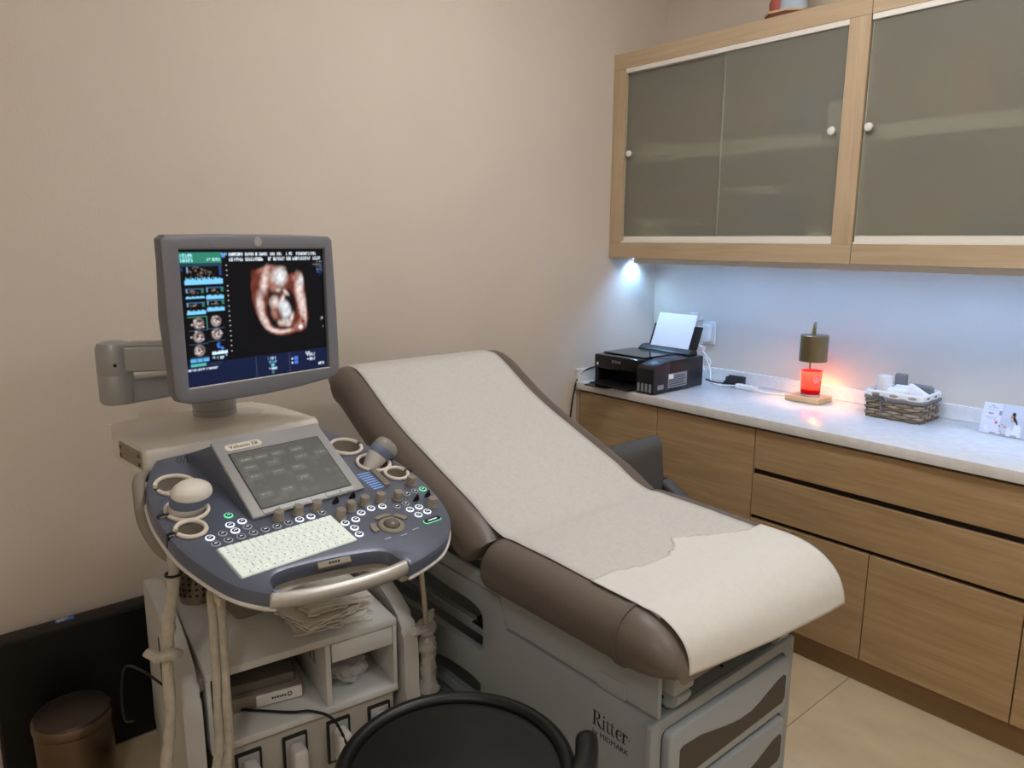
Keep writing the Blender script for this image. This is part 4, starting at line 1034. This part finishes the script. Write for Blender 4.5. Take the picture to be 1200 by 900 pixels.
# device box and plastic bag in the cart cubbies
db = thing('device_box', 'grey flat box with a white front lying in the cart cubby', 'box', tuple(CM @ V((-.15, -.06, .3618))))
DM = CM @ T(-.17, -.07, 0) @ RZ(-.1)
MB().box((-.13, -.13, .3618), (.075, .085, .40), .004, 2, M=DM).build('body', M_cartg, db)
MB().box((.0755, -.03, .366), (.082, .083, .397), .002, 1, M=DM).build('front_label', M_white, db)
LMk = DM @ frame((.0822, .035, .383), (0, 1, 0), (0, 0, 1), (1, 0, 0))
fl_ = [o_ for o_ in db.children if o_.name.startswith('front_label')][0]
for k in range(6): MB().box((-.028+.0062*k, -.003, 0), (-.0235+.0062*k, .003-.0012*(k % 2), .0003), M=LMk).build('label_mark', M_print, fl_)
MB().tube([LMk @ V((.0165+.005*math.cos(q), .005*math.sin(q), 0)) for q in [2*PI*i_/14 for i_ in range(14)]], .0012, 6, closed=True).build('label_emblem', M_print, fl_)
MB().box((-.12, -.12, .4002), (.06, .07, .428), .006, 2, M=DM).build('lid', mat('lid_grey', '#6b675f', .5), db)
o = MB().tube(spline([DM @ V((.05, -.10, .369)), CM @ V((-.03, -.05, .369)), CM @ V((.0, .0, .370)), CM @ V((.024, .045, .345)), CM @ V((.045, .07, .28)), CM @ V((.05, .09, .20)), CM @ V((.06, .08, .08)), CM @ V((.09, .03, .008)), CM @ V((.14, -.05, .006))], 8), .0035, 8).build('black_cable', M_cablebk); tag(o, 'thin black cable running out of the cart cubby over its edge', 'cable')
def crumple(c, r, sx, sy, sz, seed, sub=4, amp=.38):
    b = bmesh.new(); bmesh.ops.create_icosphere(b, subdivisions=sub, radius=1)
    for v in b.verts:
        d = 1+amp*mnoise.turbulence(v.co*1.6+V((seed, 0, 0)), 4, True)-amp*.6
        v.co = V((v.co.x*sx*r*d, v.co.y*sy*r*d, v.co.z*sz*r*d))
    zmin = min(v.co.z for v in b.verts)
    for v in b.verts: v.co += V((c[0], c[1], c[2]-zmin))
    return MB().bm(b)
o = crumple(tuple(CM @ V((-.10, .135, .3625))), .055, 1.0, 1.05, .62, 3).build('plastic_bag', M_bag); tag(o, 'crumpled clear plastic bag in the cart cubby under the flap', 'bag')
o = crumple(tuple(CM @ V((.06, .150, .2))), .03, 1, 1.0, 1.4, 8)
for i, v in enumerate(o.v): pass
o = o.build('connector_bag', M_bag, us)

# ------------------------------------------------------------------ stool in front of the machine
ST = (1.432, -2.288)
st = thing('swivel_stool', 'round black padded swivel stool with a low wrap-around back', 'stool', (*ST, 0))
MB().lathe([(0, .535), (.19, .535), (.205, .545), (.212, .565), (.208, .585), (.196, .592), (.186, .590), (.14, .592), (0, .594)][::-1], 64, M=T(*ST, 0)).build('seat', M_stool, st, 60)
MB().tube([(ST[0]+.2015*math.cos(a), ST[1]+.2015*math.sin(a), .592) for a in [2*PI*i/72 for i in range(72)]], .0145, 12, closed=True).build('seat_piping', M_stool, st, 60)
MB().lathe([(.10, .52), (.10, .534), (0, .5345)], 32, M=T(*ST, 0)).build('seat_plate', M_black, st)
MB().lathe([(.035, .10), (.035, .33), (.022, .331), (.022, .52), (0, .521)][::-1], 24, M=T(*ST, 0)).build('gas_lift', M_chrome, st)
for k in range(5):
    an = 2*PI*k/5+.3; d = V((math.cos(an), math.sin(an), 0)); c0 = V((*ST, 0))
    lg = MB().tube([c0+d*.02+V((0, 0, .115)), c0+d*.15+V((0, 0, .10)), c0+d*.26+V((0, 0, .075))], [.024, .02, .015], 10).build('leg', M_chrome, st)
    n_ = V((-d.y, d.x, 0))
    MB().tube([c0+d*.26+n_*.014+V((0, 0, .027)), c0+d*.26-n_*.014+V((0, 0, .027))], .027, 18).build('caster', M_blackm, lg)
# low padded back: an arc round the seat that ends in a rounded tip
bk = []
for k in range(40):
    a = math.radians(59-k*3.4)
    f = k/39; h = .5-.5*math.cos(min(1, f*7)*PI)
    g_ = .5-.5*math.cos(min(1, (1-f)*7)*PI)
    e = min(1, math.sqrt(max(0.03, min(f, 1-f)*14)))
    R_ = .232; z0, z1 = .585, .585+.085*e
    c_ = V((ST[0]+R_*math.cos(a), ST[1]+R_*math.sin(a), (z0+z1)/2)); d = V((math.cos(a), math.sin(a), 0))
    bk.append([c_+d*u*max(.5, e)+V((0, 0, v_)) for u, v_ in rrect(-.020, -(z1-z0)/2-.02, .020, (z1-z0)/2, .0195, 5)])
MB().loft(bk).build('backrest', M_stool, st, 60)
a = math.radians(-30)
MB().tube([(ST[0]+.08*math.cos(a), ST[1]+.08*math.sin(a), .528), (ST[0]+.21*math.cos(a), ST[1]+.21*math.sin(a), .528), (ST[0]+.236*math.cos(a), ST[1]+.236*math.sin(a), .545), (ST[0]+.236*math.cos(a), ST[1]+.236*math.sin(a), .60)], .012, 10).build('back_support', M_chrome, st)

# ------------------------------------------------------------------ visitor chair between table and cabinets
ch = thing('armchair', 'charcoal vinyl armchair between the examination table and the base cabinets', 'chair', (.88, -.98, 0))
def padded(path, hw, th, r, M=None): return [[V(c)+V(u_)*a+V(n_)*b for a, b in rrect(-hw, -th/2, hw, th/2, r, 4)] for c, u_, n_ in path]
bp_ = []
for k in range(12):
    f = k/11; z = .44+.36*f; x = .735-.05*f**1.3-.012*math.sin(f*PI)
    e = 1 if f < .9 else math.sqrt(max(.1, 1-((f-.9)/.1)**2))
    bp_.append(((x, -.985, z), (0, 1, 0), (1, 0, .1), .19*(.93+.07*e)*(1 if f > .25 else 1), .065*max(.35, e)))
rings = [[V(c)+V(u_)*a+V(n_)*b for a, b in rrect(-hw, -th/2, hw, th/2, min(.03, th*.49), 4)] for c, u_, n_, hw, th in bp_]
MB().loft(rings).build('backrest', M_chair, ch, 60)
MB().box((.70, -1.20, .40), (1.13, -.815, .50), .03, 4).build('seat', M_chair, ch, 60)
for s, y in ((-1, -1.205), (1, -.80)):
    rr = []
    for k in range(14):
        f = k/13; x = .735+.17*f; z = .625-.09*f
        rr.append([V((x, y, z))+V((0, 1, 0))*a+V((0, 0, 1))*b for a, b in rrect(-.026, -.02, .026, .02, .018, 4)])
    MB().loft(rr).build('armrest', M_chair, ch, 60)
    MB().tube([(.90, y, .53), (.98, y, .3), (1.06, y, .0)], .014, 10).build('leg', M_chrome, ch)
    MB().tube([(.73, y, .65), (.71, y, .3), (.69, y, .0)], .014, 10).build('leg', M_chrome, ch)

# ------------------------------------------------------------------ black television panel on the floor, bin
tv = thing('television', 'black flat television standing on the floor against the wall', 'television', (.055, -2.42, 0))
MB().box((.018, -2.865, .0), (.072, -1.99, .43), .004, 2).build('cabinet', M_tvtop, tv)
MB().box((.0725, -2.860, .004), (.082, -1.995, .422), .002, 1).build('screen', M_tvback, tv)
lb = MB().box((.026, -2.700, .4302), (.048, -2.652, .4308)).build('sticker', mat('sticker_blue', '#4f7fd0', .5), tv)
for k in range(3): MB().box((.029+.006*k, -2.696, .4309), (.0325+.006*k, -2.696+.03-.006*k, .4312)).build('sticker_print', M_white, lb)
BN = (.262, -2.712)
bn = thing('pedal_bin', 'small round bronze steel pedal bin in front of the television', 'bin', (*BN, 0))
MB().lathe([(0, .004), (.086, .004), (.090, .012), (.094, .235), (.094, .238), (0, .2385)][::-1], 48, M=T(*BN, 0)).build('body', M_bronze, bn)
MB().lathe([(.092, .0), (.092, .014), (.0905, .016), (0, .016)], 48, M=T(*BN, 0)).build('foot_ring', M_black, bn)
MB().lathe([(.0945, .2395), (.0965, .243), (.0965, .262), (.094, .2665), (0, .2668)][::-1], 48, M=T(*BN, 0)).build('rim', M_bronze, bn)
MB().lathe([(.0935, .2669), (.090, .273), (.07, .280), (.04, .284), (0, .286)][::-1], 48, M=T(*BN, 0)).build('lid', M_binlid, bn)
MB().box((-.003, -.02, .2835), (.003, .02, .2865), .001, 1, M=T(BN[0]-.03, BN[1]-.045, -.004) @ RZ(.9)).build('lid_handle', M_bronze, bn)
MB().box((.085, -.018, .006), (.125, .018, .014), .003, 1, M=T(*BN, 0) @ RZ(-.5)).build('pedal', M_black, bn)
# black cables near the left side of the cart
o = MB().tube(spline([(.30, -2.55, .0045), (.37, -2.59, .03), (.42, -2.595, .10), (.45, -2.60, .05), (.50, -2.62, .0045), (.40, -2.66, .0045)], 8), .0045, 8).build('floor_cable', M_cablebk); tag(o, 'black cable looping on the floor beside the cart and the bin', 'cable')
o = MB().tube(spline([(.79, -2.598, .555), (.70, -2.625, .565), (.60, -2.64, .53), (.56, -2.645, .44), (.57, -2.645, .38), (.62, -2.635, .40)], 8), .0028, 8).build('dangling_cable', M_cablebk); tag(o, 'thin black cable loop dangling beside the left panel of the cart', 'cable')

# ------------------------------------------------------------------ on the worktop: printer
ZC = .8805
p = thing('printer', 'black ink tank printer with open output tray on the worktop', 'printer', (.28, -.37, ZC))
X0, X1, Y0, Y1, ZT = .100, .452, -.535, -.20, 1.018
MB().box((X0, Y0+.10, ZC+.004), (X1, Y1, ZT), .006, 2).build('body', M_printer, p)
MB().box((X0, Y0, ZC+.075), (.358, Y0+.1005, ZT), .006, 2).build('front_panel', M_gloss, p)
MB().box((X0, Y0+.004, ZC+.004), (X0+.022, Y0+.1005, ZC+.0748), .003, 1).build('side_cheek', M_printer, p)
MB().box((X0+.022, Y0+.09, ZC+.004), (.3575, Y0+.1, ZC+.0748), .001, 1).build('tray_slot', M_dark, p)
tk = MB().prism([(Y0-.012, ZC+.004), (Y0-.012, ZC+.108), (Y0+.005, ZC+.125), (Y0+.1005, ZC+.1375), (Y0+.1005, ZC+.004)], .3585, X1, .004, 2, M=frame((0, 0, 0), (0, 1, 0), (0, 0, 1), (1, 0, 0))).build('ink_tank', M_printer, p)
for k in range(4): MB().box((.366+k*.021, Y0-.0135, ZC+.010), (.378+k*.021, Y0-.0118, ZC+.046), .002, 1).build('ink_window', M_labelgrey, tk)
MB().box((X1+.0, Y0+.015, ZC+.02), (X1+.0015, Y0+.055, ZC+.040), .0005, 1).build('ink_side_window', M_labelgrey, tk)
MB().prism([(X0+.03, Y0+.09), (.35, Y0+.09), (.345, Y0-.060), (X0+.10, Y0-.072), (X0+.035, Y0-.065)], ZC+.012, ZC+.020, .002, 1).build('output_tray', M_printer, p)
MB().box((X0+.05, Y0-.115, ZC+.0125), (.28, Y0-.0725, ZC+.018), .002, 1).build('tray_extension', M_gloss, p)
MB().box((X0+.006, Y0+.05, ZT+.0002), (.352, Y1-.075, ZT+.006), .003, 1).build('scanner_lid', M_gloss, p)
MB().prism([(Y1-.072, ZT), (Y1-.072, ZT+.008), (Y1-.045, ZT+.024), (Y1-.012, ZT+.026), (Y1-.004, ZT)], X0+.03, X1-.03, .003, 1, M=frame((0, 0, 0), (0, 1, 0), (0, 0, 1), (1, 0, 0))).build('feeder_cover', M_printer, p)
sup = MB().box((-.12, -.003, 0), (.15, .003, .105), .002, 1, M=frame((.285, Y1-.03, ZT+.0265), (1, 0, 0), (0, 1, 0), (0, 0, 1)) @ Matrix.Rotation(math.radians(-22), 4, 'X')).build('paper_support', M_printer, p)
text('maker_name', 'EPSON', .017, frame((.232, Y0-.0008, ZC+.113), (1, 0, 0), (0, 0, 1), (0, -1, 0)), M_silver, p)
MB().box((X0+.016, Y0-.001, ZC+.088), (X0+.026, Y0, ZC+.102), .0005, 1).build('status_sticker', M_white, p)
lab = MB().box((X1+.0001, Y0+.085, ZC+.020), (X1+.0012, Y0+.215, ZC+.082)).build('spec_label', M_labelgrey, p)
MB().box((X1+.0012, Y0+.088, ZC+.060), (X1+.0018, Y0+.120, ZC+.079)).build('label_badge', M_white, lab)
for k in range(6): MB().box((X1+.0012, Y0+.09+(.035 if k > 3 else 0), ZC+.026+k*.0085), (X1+.0016, Y0+.208-.006*(k % 3), ZC+.030+k*.0085)).build('label_line', M_printg, lab)
M_sh = frame((.285, Y1-.040, ZT+.020), (1, 0, 0), (0, 1, 0), (0, 0, 1)) @ Matrix.Rotation(math.radians(-22), 4, 'X')
o = MB().box((-.105, -.0006, 0), (.108, .0006, .165), M=M_sh).build('printer_paper', M_sheet); tag(o, 'blank white sheet standing in the rear feeder of the printer', 'paper')

# wall socket with adapters
ws = thing('wall_socket', 'white wall socket with a plugged-in adapter behind the printer', 'socket', (.335, -.012, 1.05))
MB().box((.302, -.010, 1.040), (.376, -.0005, 1.150), .003, 1).build('plate', M_white, ws)
MB().box((.318, -.040, 1.052), (.362, -.0105, 1.135), .008, 3).build('adapter', M_white, ws)
MB().box((.285, -.030, 1.095), (.3175, -.0105, 1.125), .004, 2).build('side_plug', M_white, ws)
o = MB().lathe([(.014, 0), (.0155, .004), (.021, .030), (.021, .040), (.017, .0405), (.015, .010), (0, .010)], 24, M=T(.290, -.055, 1.150)); 
MB().tube([(.290, -.002, 1.155), (.290, -.043, 1.155)], .008, 10).build('cup_arm', M_white, ws)
o.build('cup_holder', M_white, ws)
pg = MB().box((.310, -.060, 1.012), (.345, -.030, 1.035), .004, 2).build('loose_plug', M_pink); tag(pg, 'pale pink plug hanging under the wall socket', 'plug')
cb = MB().tube(spline([(.330, -.045, 1.1), (.322, -.07, 1.06), (.332, -.055, 1.03), (.36, -.06, 1.0), (.385, -.05, .965), (.37, -.06, .925), (.345, -.05, .94), (.35, -.055, .985), (.375, -.06, .97), (.39, -.055, .925), (.42, -.09, .890), (.48, -.145, .8855), (.574, -.1185, .889)], 8), .0035, 8).build('white_cord', M_cablewh); tag(cb, 'white tangled cord hanging from the wall socket to the worktop', 'cord')
cb = MB().tube(spline([(.44, -.16, .905), (.47, -.12, .890), (.49, -.07, .886), (.475, -.05, .905), (.50, -.055, .91), (.515, -.07, .895)], 8), .003, 8).build('device_lead', M_cablebk); tag(cb, 'short black cord between the printer and the small black gadget', 'cord')
gd = thing('charging_dock', 'small square black gadget standing on the worktop by the printer', 'gadget', (.53, -.075, ZC))
GM = T(.535, -.080, ZC) @ RZ(.12)
MB().prism([(-.036, .0005), (.034, .0005), (.034, .040), (-.036, .008)], -.042, .042, .004, 2, M=GM @ frame((0, 0, 0), (0, 1, 0), (0, 0, 1), (1, 0, 0))).build('body', M_black, gd)
MB().prism(rrect(-.036, -.030, .036, .030, .006), 0, .004, .001, 1, M=GM @ T(0, 0, .022) @ Matrix.Rotation(.42, 4, 'X')).build('face', M_gloss, gd)
ps = thing('inline_switch', 'white inline switch box on the lamp cord lying on the worktop', 'switch', (.625, -.118, ZC))
SMx = T(.628, -.122, ZC) @ RZ(-.10)
MB().prism(rrect(-.055, -.016, .055, .016, .010), .0005, .020, .004, 2, M=SMx).build('body', M_white, ps)
for k in range(4): MB().lathe([(.0055, 0), (.0055, .002), (0, .0025)], 14, M=SMx @ T(-.036+k*.024, 0, .02)).build('button', M_pink, ps)
cb = MB().tube(spline([(.682, -.127, .889), (.73, -.130, .884), (.78, -.12, .884), (.838, -.115, .886)], 8), .0032, 8).build('lamp_cord', M_cablewh); tag(cb, 'white cord between the inline switch and the candle lamp', 'cord')

# candle warmer lamp
LC = (.915, -.125)
la = thing('candle_lamp', 'candle warmer lamp with brass shade on a pale wooden base', 'lamp', (*LC, ZC))
MB().box((LC[0]-.072, LC[1]-.058, ZC), (LC[0]+.072, LC[1]+.062, ZC+.022), .003, 2).build('base', M_pine, la)
stem = spline([(LC[0]-.028, LC[1]+.046, ZC+.02), (LC[0]-.028, LC[1]+.046, 1.02), (LC[0]-.026, LC[1]+.046, 1.15), (LC[0]-.014, LC[1]+.030, 1.192), (LC[0]+.002, LC[1]+.008, 1.198), (LC[0]+.006, LC[1], 1.180), (LC[0]+.006, LC[1], 1.150)], 6)
MB().tube(stem, .004, 10).build('stem', M_brass, la)
sh_ = MB().lathe([(0, 1.150), (.050, 1.150), (.0525, 1.148), (.0525, 1.046), (.054, 1.046), (.054, 1.149), (.051, 1.152), (0, 1.152)], 48, M=T(LC[0]+.006, LC[1], 0)).build('shade', M_brass, la)
MB().lathe([(0, 1.108), (.012, 1.110), (.018, 1.118), (.018, 1.128), (.012, 1.138), (.012, 1.149), (0, 1.1495)], 24, M=T(LC[0]+.006, LC[1], 0)).build('bulb', mat('bulb_glass', '#fff2d8', .3, emit=('#ffc98a', 12.0)), la)
ld = bpy.data.lights.new('bulb_light', 'POINT'); ld.energy = 1.6; ld.color = (1.0, .60, .30); ld.shadow_soft_size = .012
lo = bpy.data.objects.new('bulb_light', ld); COL.objects.link(lo); lo.parent = la; lo.location = V((LC[0]+.006, LC[1], 1.100))-WL[la]
def red_glass():
    m = bpy.data.materials.new('red_candle_glass'); m.use_nodes = True; nt = m.node_tree; b = nt.nodes['Principled BSDF']; out = nt.nodes['Material Output']
    b.inputs['Base Color'].default_value = (*lin('#d8182a'), 1); b.inputs['Roughness'].default_value = .12; b.inputs['Coat Weight'].default_value = .4
    tr = nt.nodes.new('ShaderNodeBsdfTranslucent'); tr.inputs[0].default_value = (1.0, .09, .10, 1)
    mx = nt.nodes.new('ShaderNodeMixShader'); mx.inputs[0].default_value = .85
    nt.links.new(b.outputs[0], mx.inputs[1]); nt.links.new(tr.outputs[0], mx.inputs[2]); nt.links.new(mx.outputs[0], out.inputs[0])
    return m
M_red = red_glass()
cj = thing('candle_jar', 'red glass candle jar glowing under the lamp shade', 'candle', (LC[0]+.006, LC[1], ZC+.022))
zb = ZC+.0222
MB().loft([[V((LC[0]+.006+q*math.cos(2*PI*i_/48), LC[1]+q*math.sin(2*PI*i_/48), zz)) for i_ in range(48)] for q, zz in ((.001, zb+.009), (.034, zb+.009), (.0372, zb+.014), (.0405, zb+.100), (.0418, zb+.104))], caps=False).build('jar', M_red, cj)
MB().lathe([(0, zb), (.035, zb), (.0375, zb+.003), (.0368, zb+.0085), (0, zb+.0086)], 40, M=T(LC[0]+.006, LC[1], 0)).build('jar_foot', M_bag, cj)
MB().lathe([(0, zb+.011), (.0365, zb+.0125), (.0378, zb+.030), (.037, zb+.032), (0, zb+.032)], 40, M=T(LC[0]+.006, LC[1], 0)).build('wax', mat('red_wax', '#f0485a', .5), cj)
MB().lathe([(.0135, 0), (.0135, .0008), (0, .0009)], 20, M=frame((LC[0]+.006+.0402*.82, LC[1]-.0402*.57, zb+.070), (.57, .82, 0), (0, 0, 1), (.82, -.57, 0))).build('sticker', mat('jar_sticker', '#ff8a8a', .5), cj)

# wicker basket with towels
bx0, bx1, by0, by1 = 1.180, 1.376, -.205, -.035
bs = thing('wicker_basket', 'small grey wicker basket with white liner and felt bow', 'basket', ((bx0+bx1)/2, (by0+by1)/2, ZC))
cxm, cym = (bx0+bx1)/2, (by0+by1)/2
def per(z, wob, ph, grow):
    pts = []
    base_ = rrect(bx0-cxm, by0-cym, bx1-cxm, by1-cym, .018, 4)
    # resample perimeter evenly
    P = [V((*q, 0)) for q in base_]; P.append(P[0]); ln = [0]
    for i in range(len(P)-1): ln.append(ln[-1]+(P[i+1]-P[i]).length)
    n = 132
    for k in range(n):
        s = ln[-1]*k/n; i = max(j for j in range(len(ln)) if ln[j] <= s+1e-9); i = min(i, len(P)-2)
        q = P[i].lerp(P[i+1], (s-ln[i])/max(1e-9, ln[i+1]-ln[i])); t_ = (P[i+1]-P[i]).normalized(); nn = V((t_.y, -t_.x, 0))
        d = wob*math.sin(k/n*2*PI*11+ph)
        q = q*grow+nn*d
        pts.append((cxm+q.x, cym+q.y, z))
    return pts
for r_ in range(9):
    z = ZC+.006+r_*.0105
    MB().tube(per(z, .0042, PI*(r_ % 2), 1+.02*r_/9), .0042, 6, closed=True, flat=1.25, ref=(0, 0, 1)).build('woven_strand', M_wicker if r_ % 3 else M_wicker2, bs)
for k, q in enumerate(per(ZC, 0, 0, 1.0)[3::6]):
    MB().tube([q, (cxm+(q[0]-cxm)*1.02, cym+(q[1]-cym)*1.02, ZC+.092)], .0034, 6).build('stake', M_wicker2, bs)
MB().box((bx0+.01, by0+.01, ZC+.001), (bx1-.01, by1-.01, ZC+.005)).build('bottom', M_wicker2, bs)
li = []
for off, z in ((-.004, .060), (-.004, .095), (.002, .103), (.007, .099), (.008, .088), (.0075, .078)):
    li.append([(cxm+(x-cxm)*(1.0), cym+(y-cym)*1.0, 0) for x, y, _ in per(0, 0, 0, 1+off*9)])
    li[-1] = [V((x, y, ZC+z+.002*nz((x*60, y*60, 3)))) for x, y, _ in li[-1]]
MB().loft(li, caps=False).build('liner', M_cloth, bs)
bow = (1.236, by0-.008, ZC+.080)
for pts, r in (([(0, 0, 0), (-.014, -.004, .010), (-.026, -.003, .004), (-.018, -.004, -.004), (0, 0, 0)], .0042), ([(0, 0, 0), (.012, -.006, .004), (.024, -.007, -.010), (.014, -.007, -.014), (0, 0, 0)], .0042), ([(0, 0, 0), (-.018, -.004, -.014), (-.034, -.003, -.022)], .0046), ([(0, 0, 0), (.006, -.006, -.028), (.010, -.005, -.058)], .0046), ([(-.004, -.004, 0), (0, -.007, .003), (.004, -.004, 0)], .006)):
    MB().tube([V(bow)+q for q in spline(pts, 6)], r, 8, flat=.6).build('bow', M_ribbon, bs)
MB().tube([(cxm+(x-cxm)*1.01, cym+(y-cym)*1.01, z) for x, y, z in per(ZC+.074, 0, 0, 1.055)], .0042, 6, closed=True, flat=1.6, ref=(0, 0, 1)).build('ribbon', M_ribbon, bs)
def roll(label, c, r, h, M, seed=0):
    m = MB(); k = 64; pts_o = []
    for i in range(k+1):
        a = i/k*2*PI*3.4; rr = r*(.25+.75*i/k); pts_o.append((rr*math.cos(a), rr*math.sin(a)))
    rows = []
    for z, s in ((0, .97), (.1, 1), (.5, 1.0), (.9, 1), (.97, .98), (1, .95)): rows.append([V((x*s, y_*s, z*h)) for x, y_ in pts_o])
    m.grid(rows, M=M); m.lathe([(0, .01*h), (r*.9, .01*h), (r*.93, .5*h), (r*.9, .97*h), (0, .975*h)], 24, M=M)
    o = m.build('rolled_towel', M_cloth, None, 60); return tag(o, label, 'towel', 'towels in the wicker basket')
def soft_box(name, label, lo, hi, m, M, r=.01, grp=None, cat='towel'):
    b = MB().box(lo, hi, r, 4, M=M); b.v = [q+V((nz(q*70), nz(q*70+V((5, 0, 0))), nz(q*70+V((0, 5, 0)))))*.0016 for q in b.v]
    return tag(b.build(name, m, None, 60), label, cat, grp)
roll('white towel rolled upright at the end of the wicker basket', None, .028, .092, T(1.222, -.155, ZC+.060))
soft_box('folded_towel', 'white folded towel lying low between the roll and the tilted towel', (-.035, -.03, 0), (.035, .03, .05), M_cloth, T(1.275, -.160, ZC+.062) @ RZ(.2), .012, 'towels in the wicker basket')
soft_box('folded_towel', 'white folded towel tilted against the grey pouch in the basket', (-.042, -.02, 0), (.042, .02, .045), M_cloth, T(1.328, -.155, ZC+.078) @ RZ(-.15) @ Matrix.Rotation(.45, 4, 'Y') @ Matrix.Rotation(-.35, 4, 'X'), .011, 'towels in the wicker basket')
soft_box('folded_towel', 'thin white towel standing behind the low folded towel in the basket', (-.045, -.014, 0), (.04, .012, .060), M_cloth, T(1.285, -.105, ZC+.056) @ RZ(.1), .010, 'towels in the wicker basket')
soft_box('grey_pouch', 'grey felt pouch standing behind the rolled towel in the basket', (-.022, -.010, 0), (.022, .010, .095), M_ribbon, T(1.250, -.078, ZC+.060), .008, None, 'pouch')
soft_box('grey_pouch', 'wide grey felt pouch behind the tilted towel in the basket', (-.048, -.012, 0), (.042, .012, .058), M_ribbon, T(1.322, -.068, ZC+.062) @ RZ(-.1), .011, None, 'pouch')

# brochure card leaning near the backsplash
pb = Pic(150, 80, '#dcdfee')
pb.rect(.33, 0, 1, 1, '#c6cddb'); pb.rect(.36, .0, 1, .45, '#d3d8e2', .6); pb.poly([(.02, .62), (.33, .62), (.30, .36), (.04, .36)], '#e3e3f2', .7)
pb.glyphs(.13, .08, .18, .03, '#8d8ba8', 1); pb.glyphs(.08, .14, .25, .03, '#9896b4', 2); pb.glyphs(.07, .23, .28, .012, '#b0b0c8', 3)
for k in range(4): pb.rect(.105+.022*k, .33, .118+.022*k, .38, '#4a4c66', .9); pb.rect(.105+.022*k, .33+.02*(k % 2), .125+.022*k, .345+.02*(k % 2), '#4a4c66', .8)
pb.glyphs(.05, .46, .27, .025, '#8f8fae', 4); pb.glyphs(.09, .52, .24, .025, '#8f8fae', 5)
pb.rect(.29, .24, .33, .38, '#7f8ba3', .9); pb.glyphs(.02, .85, .10, .02, '#a7a6bd', 6); pb.rect(.06, .74, .14, .90, '#e9e7f1', .9); pb.glyphs(.145, .74, .155, .02, '#6b8b7a', 7)
pb.ell(.62, .95, .20, .26, '#e6e9f2', .2, soft=.3); pb.ell(.64, .74, .14, .19, '#e9ecf4', -.2, soft=.3); pb.ell(.50, .80, .10, .12, '#dfe4ef', .5, soft=.4); pb.ell(.52, .95, .14, .14, '#e3e7f1', 0, soft=.4)
pb.ell(.57, .44, .055, .12, '#1e1512', -.5, soft=.25); pb.ell(.545, .30, .07, .09, '#1b1311', 0, soft=.2); pb.ell(.60, .50, .04, .16, '#3a2420', -.5, soft=.4)
pb.ell(.515, .38, .045, .085, '#c79a83', .15, soft=.25); pb.ell(.535, .50, .03, .05, '#b98a72', .4, soft=.4); pb.ell(.545, .29, .065, .05, '#1b1311', .2, soft=.25)
pb.ell(.43, .72, .075, .035, '#c09078', .35, soft=.35); pb.ell(.375, .66, .035, .025, '#c09078', -.2, soft=.4); pb.ell(.265, .62, .055, .065, '#c85a74', soft=.3); pb.ell(.26, .60, .03, .04, '#de8296', soft=.6); pb.ell(.335, .72, .035, .03, '#3d3430', .3, soft=.4)
pb.poly([(.27, .76), (.40, .95), (.34, .98)], '#e9e6e6', .7); pb.ell(.37, .90, .07, .012, '#5a504c', .55, soft=.4)
for a in (.18, .36, .55): pb.rect(a, .955, a+.11, 1, '#a9a89c', .9)
pb.blur(1)
BR = frame((1.625, -.150, ZC+.002), (1, 0, 0), (0, math.sin(.30), math.cos(.30)), (0, -math.cos(.30), math.sin(.30)))
br = thing('brochure', 'white brochure card with a picture of a dark-haired woman in white', 'brochure', (1.625, -.15, ZC))
MB().box((-.078, 0, -.0022), (.092, .106, -.0004), M=BR).build('card', M_sheet, br)
raster('front_print', pb.a, BR @ T(.007, .053, 0), .169, .105, print_mat('brochure_print', 0, .4), br)
MB().prism([(-.06, .0), (.07, .0), (.05, .08), (-.04, .08)], -.001, .001, 0, M=frame((1.632, -.085, ZC), (1, 0, 0), (0, -.30, .954), (0, -.954, -.30))).build('rear_leg', M_sheet, br)
# cord running down at the end of the worktop
o = MB().tube(spline([(.118, -.30, .905), (.06, -.36, .938), (.022, -.47, .936), (.014, -.545, .90), (.012, -.575, .82), (.011, -.592, .70), (.011, -.60, .5), (.012, -.61, .2), (.02, -.60, .01)], 8), .0035, 8).build('power_cord', M_cablebk); tag(o, 'black power cord running from the printer down the wall', 'cord')
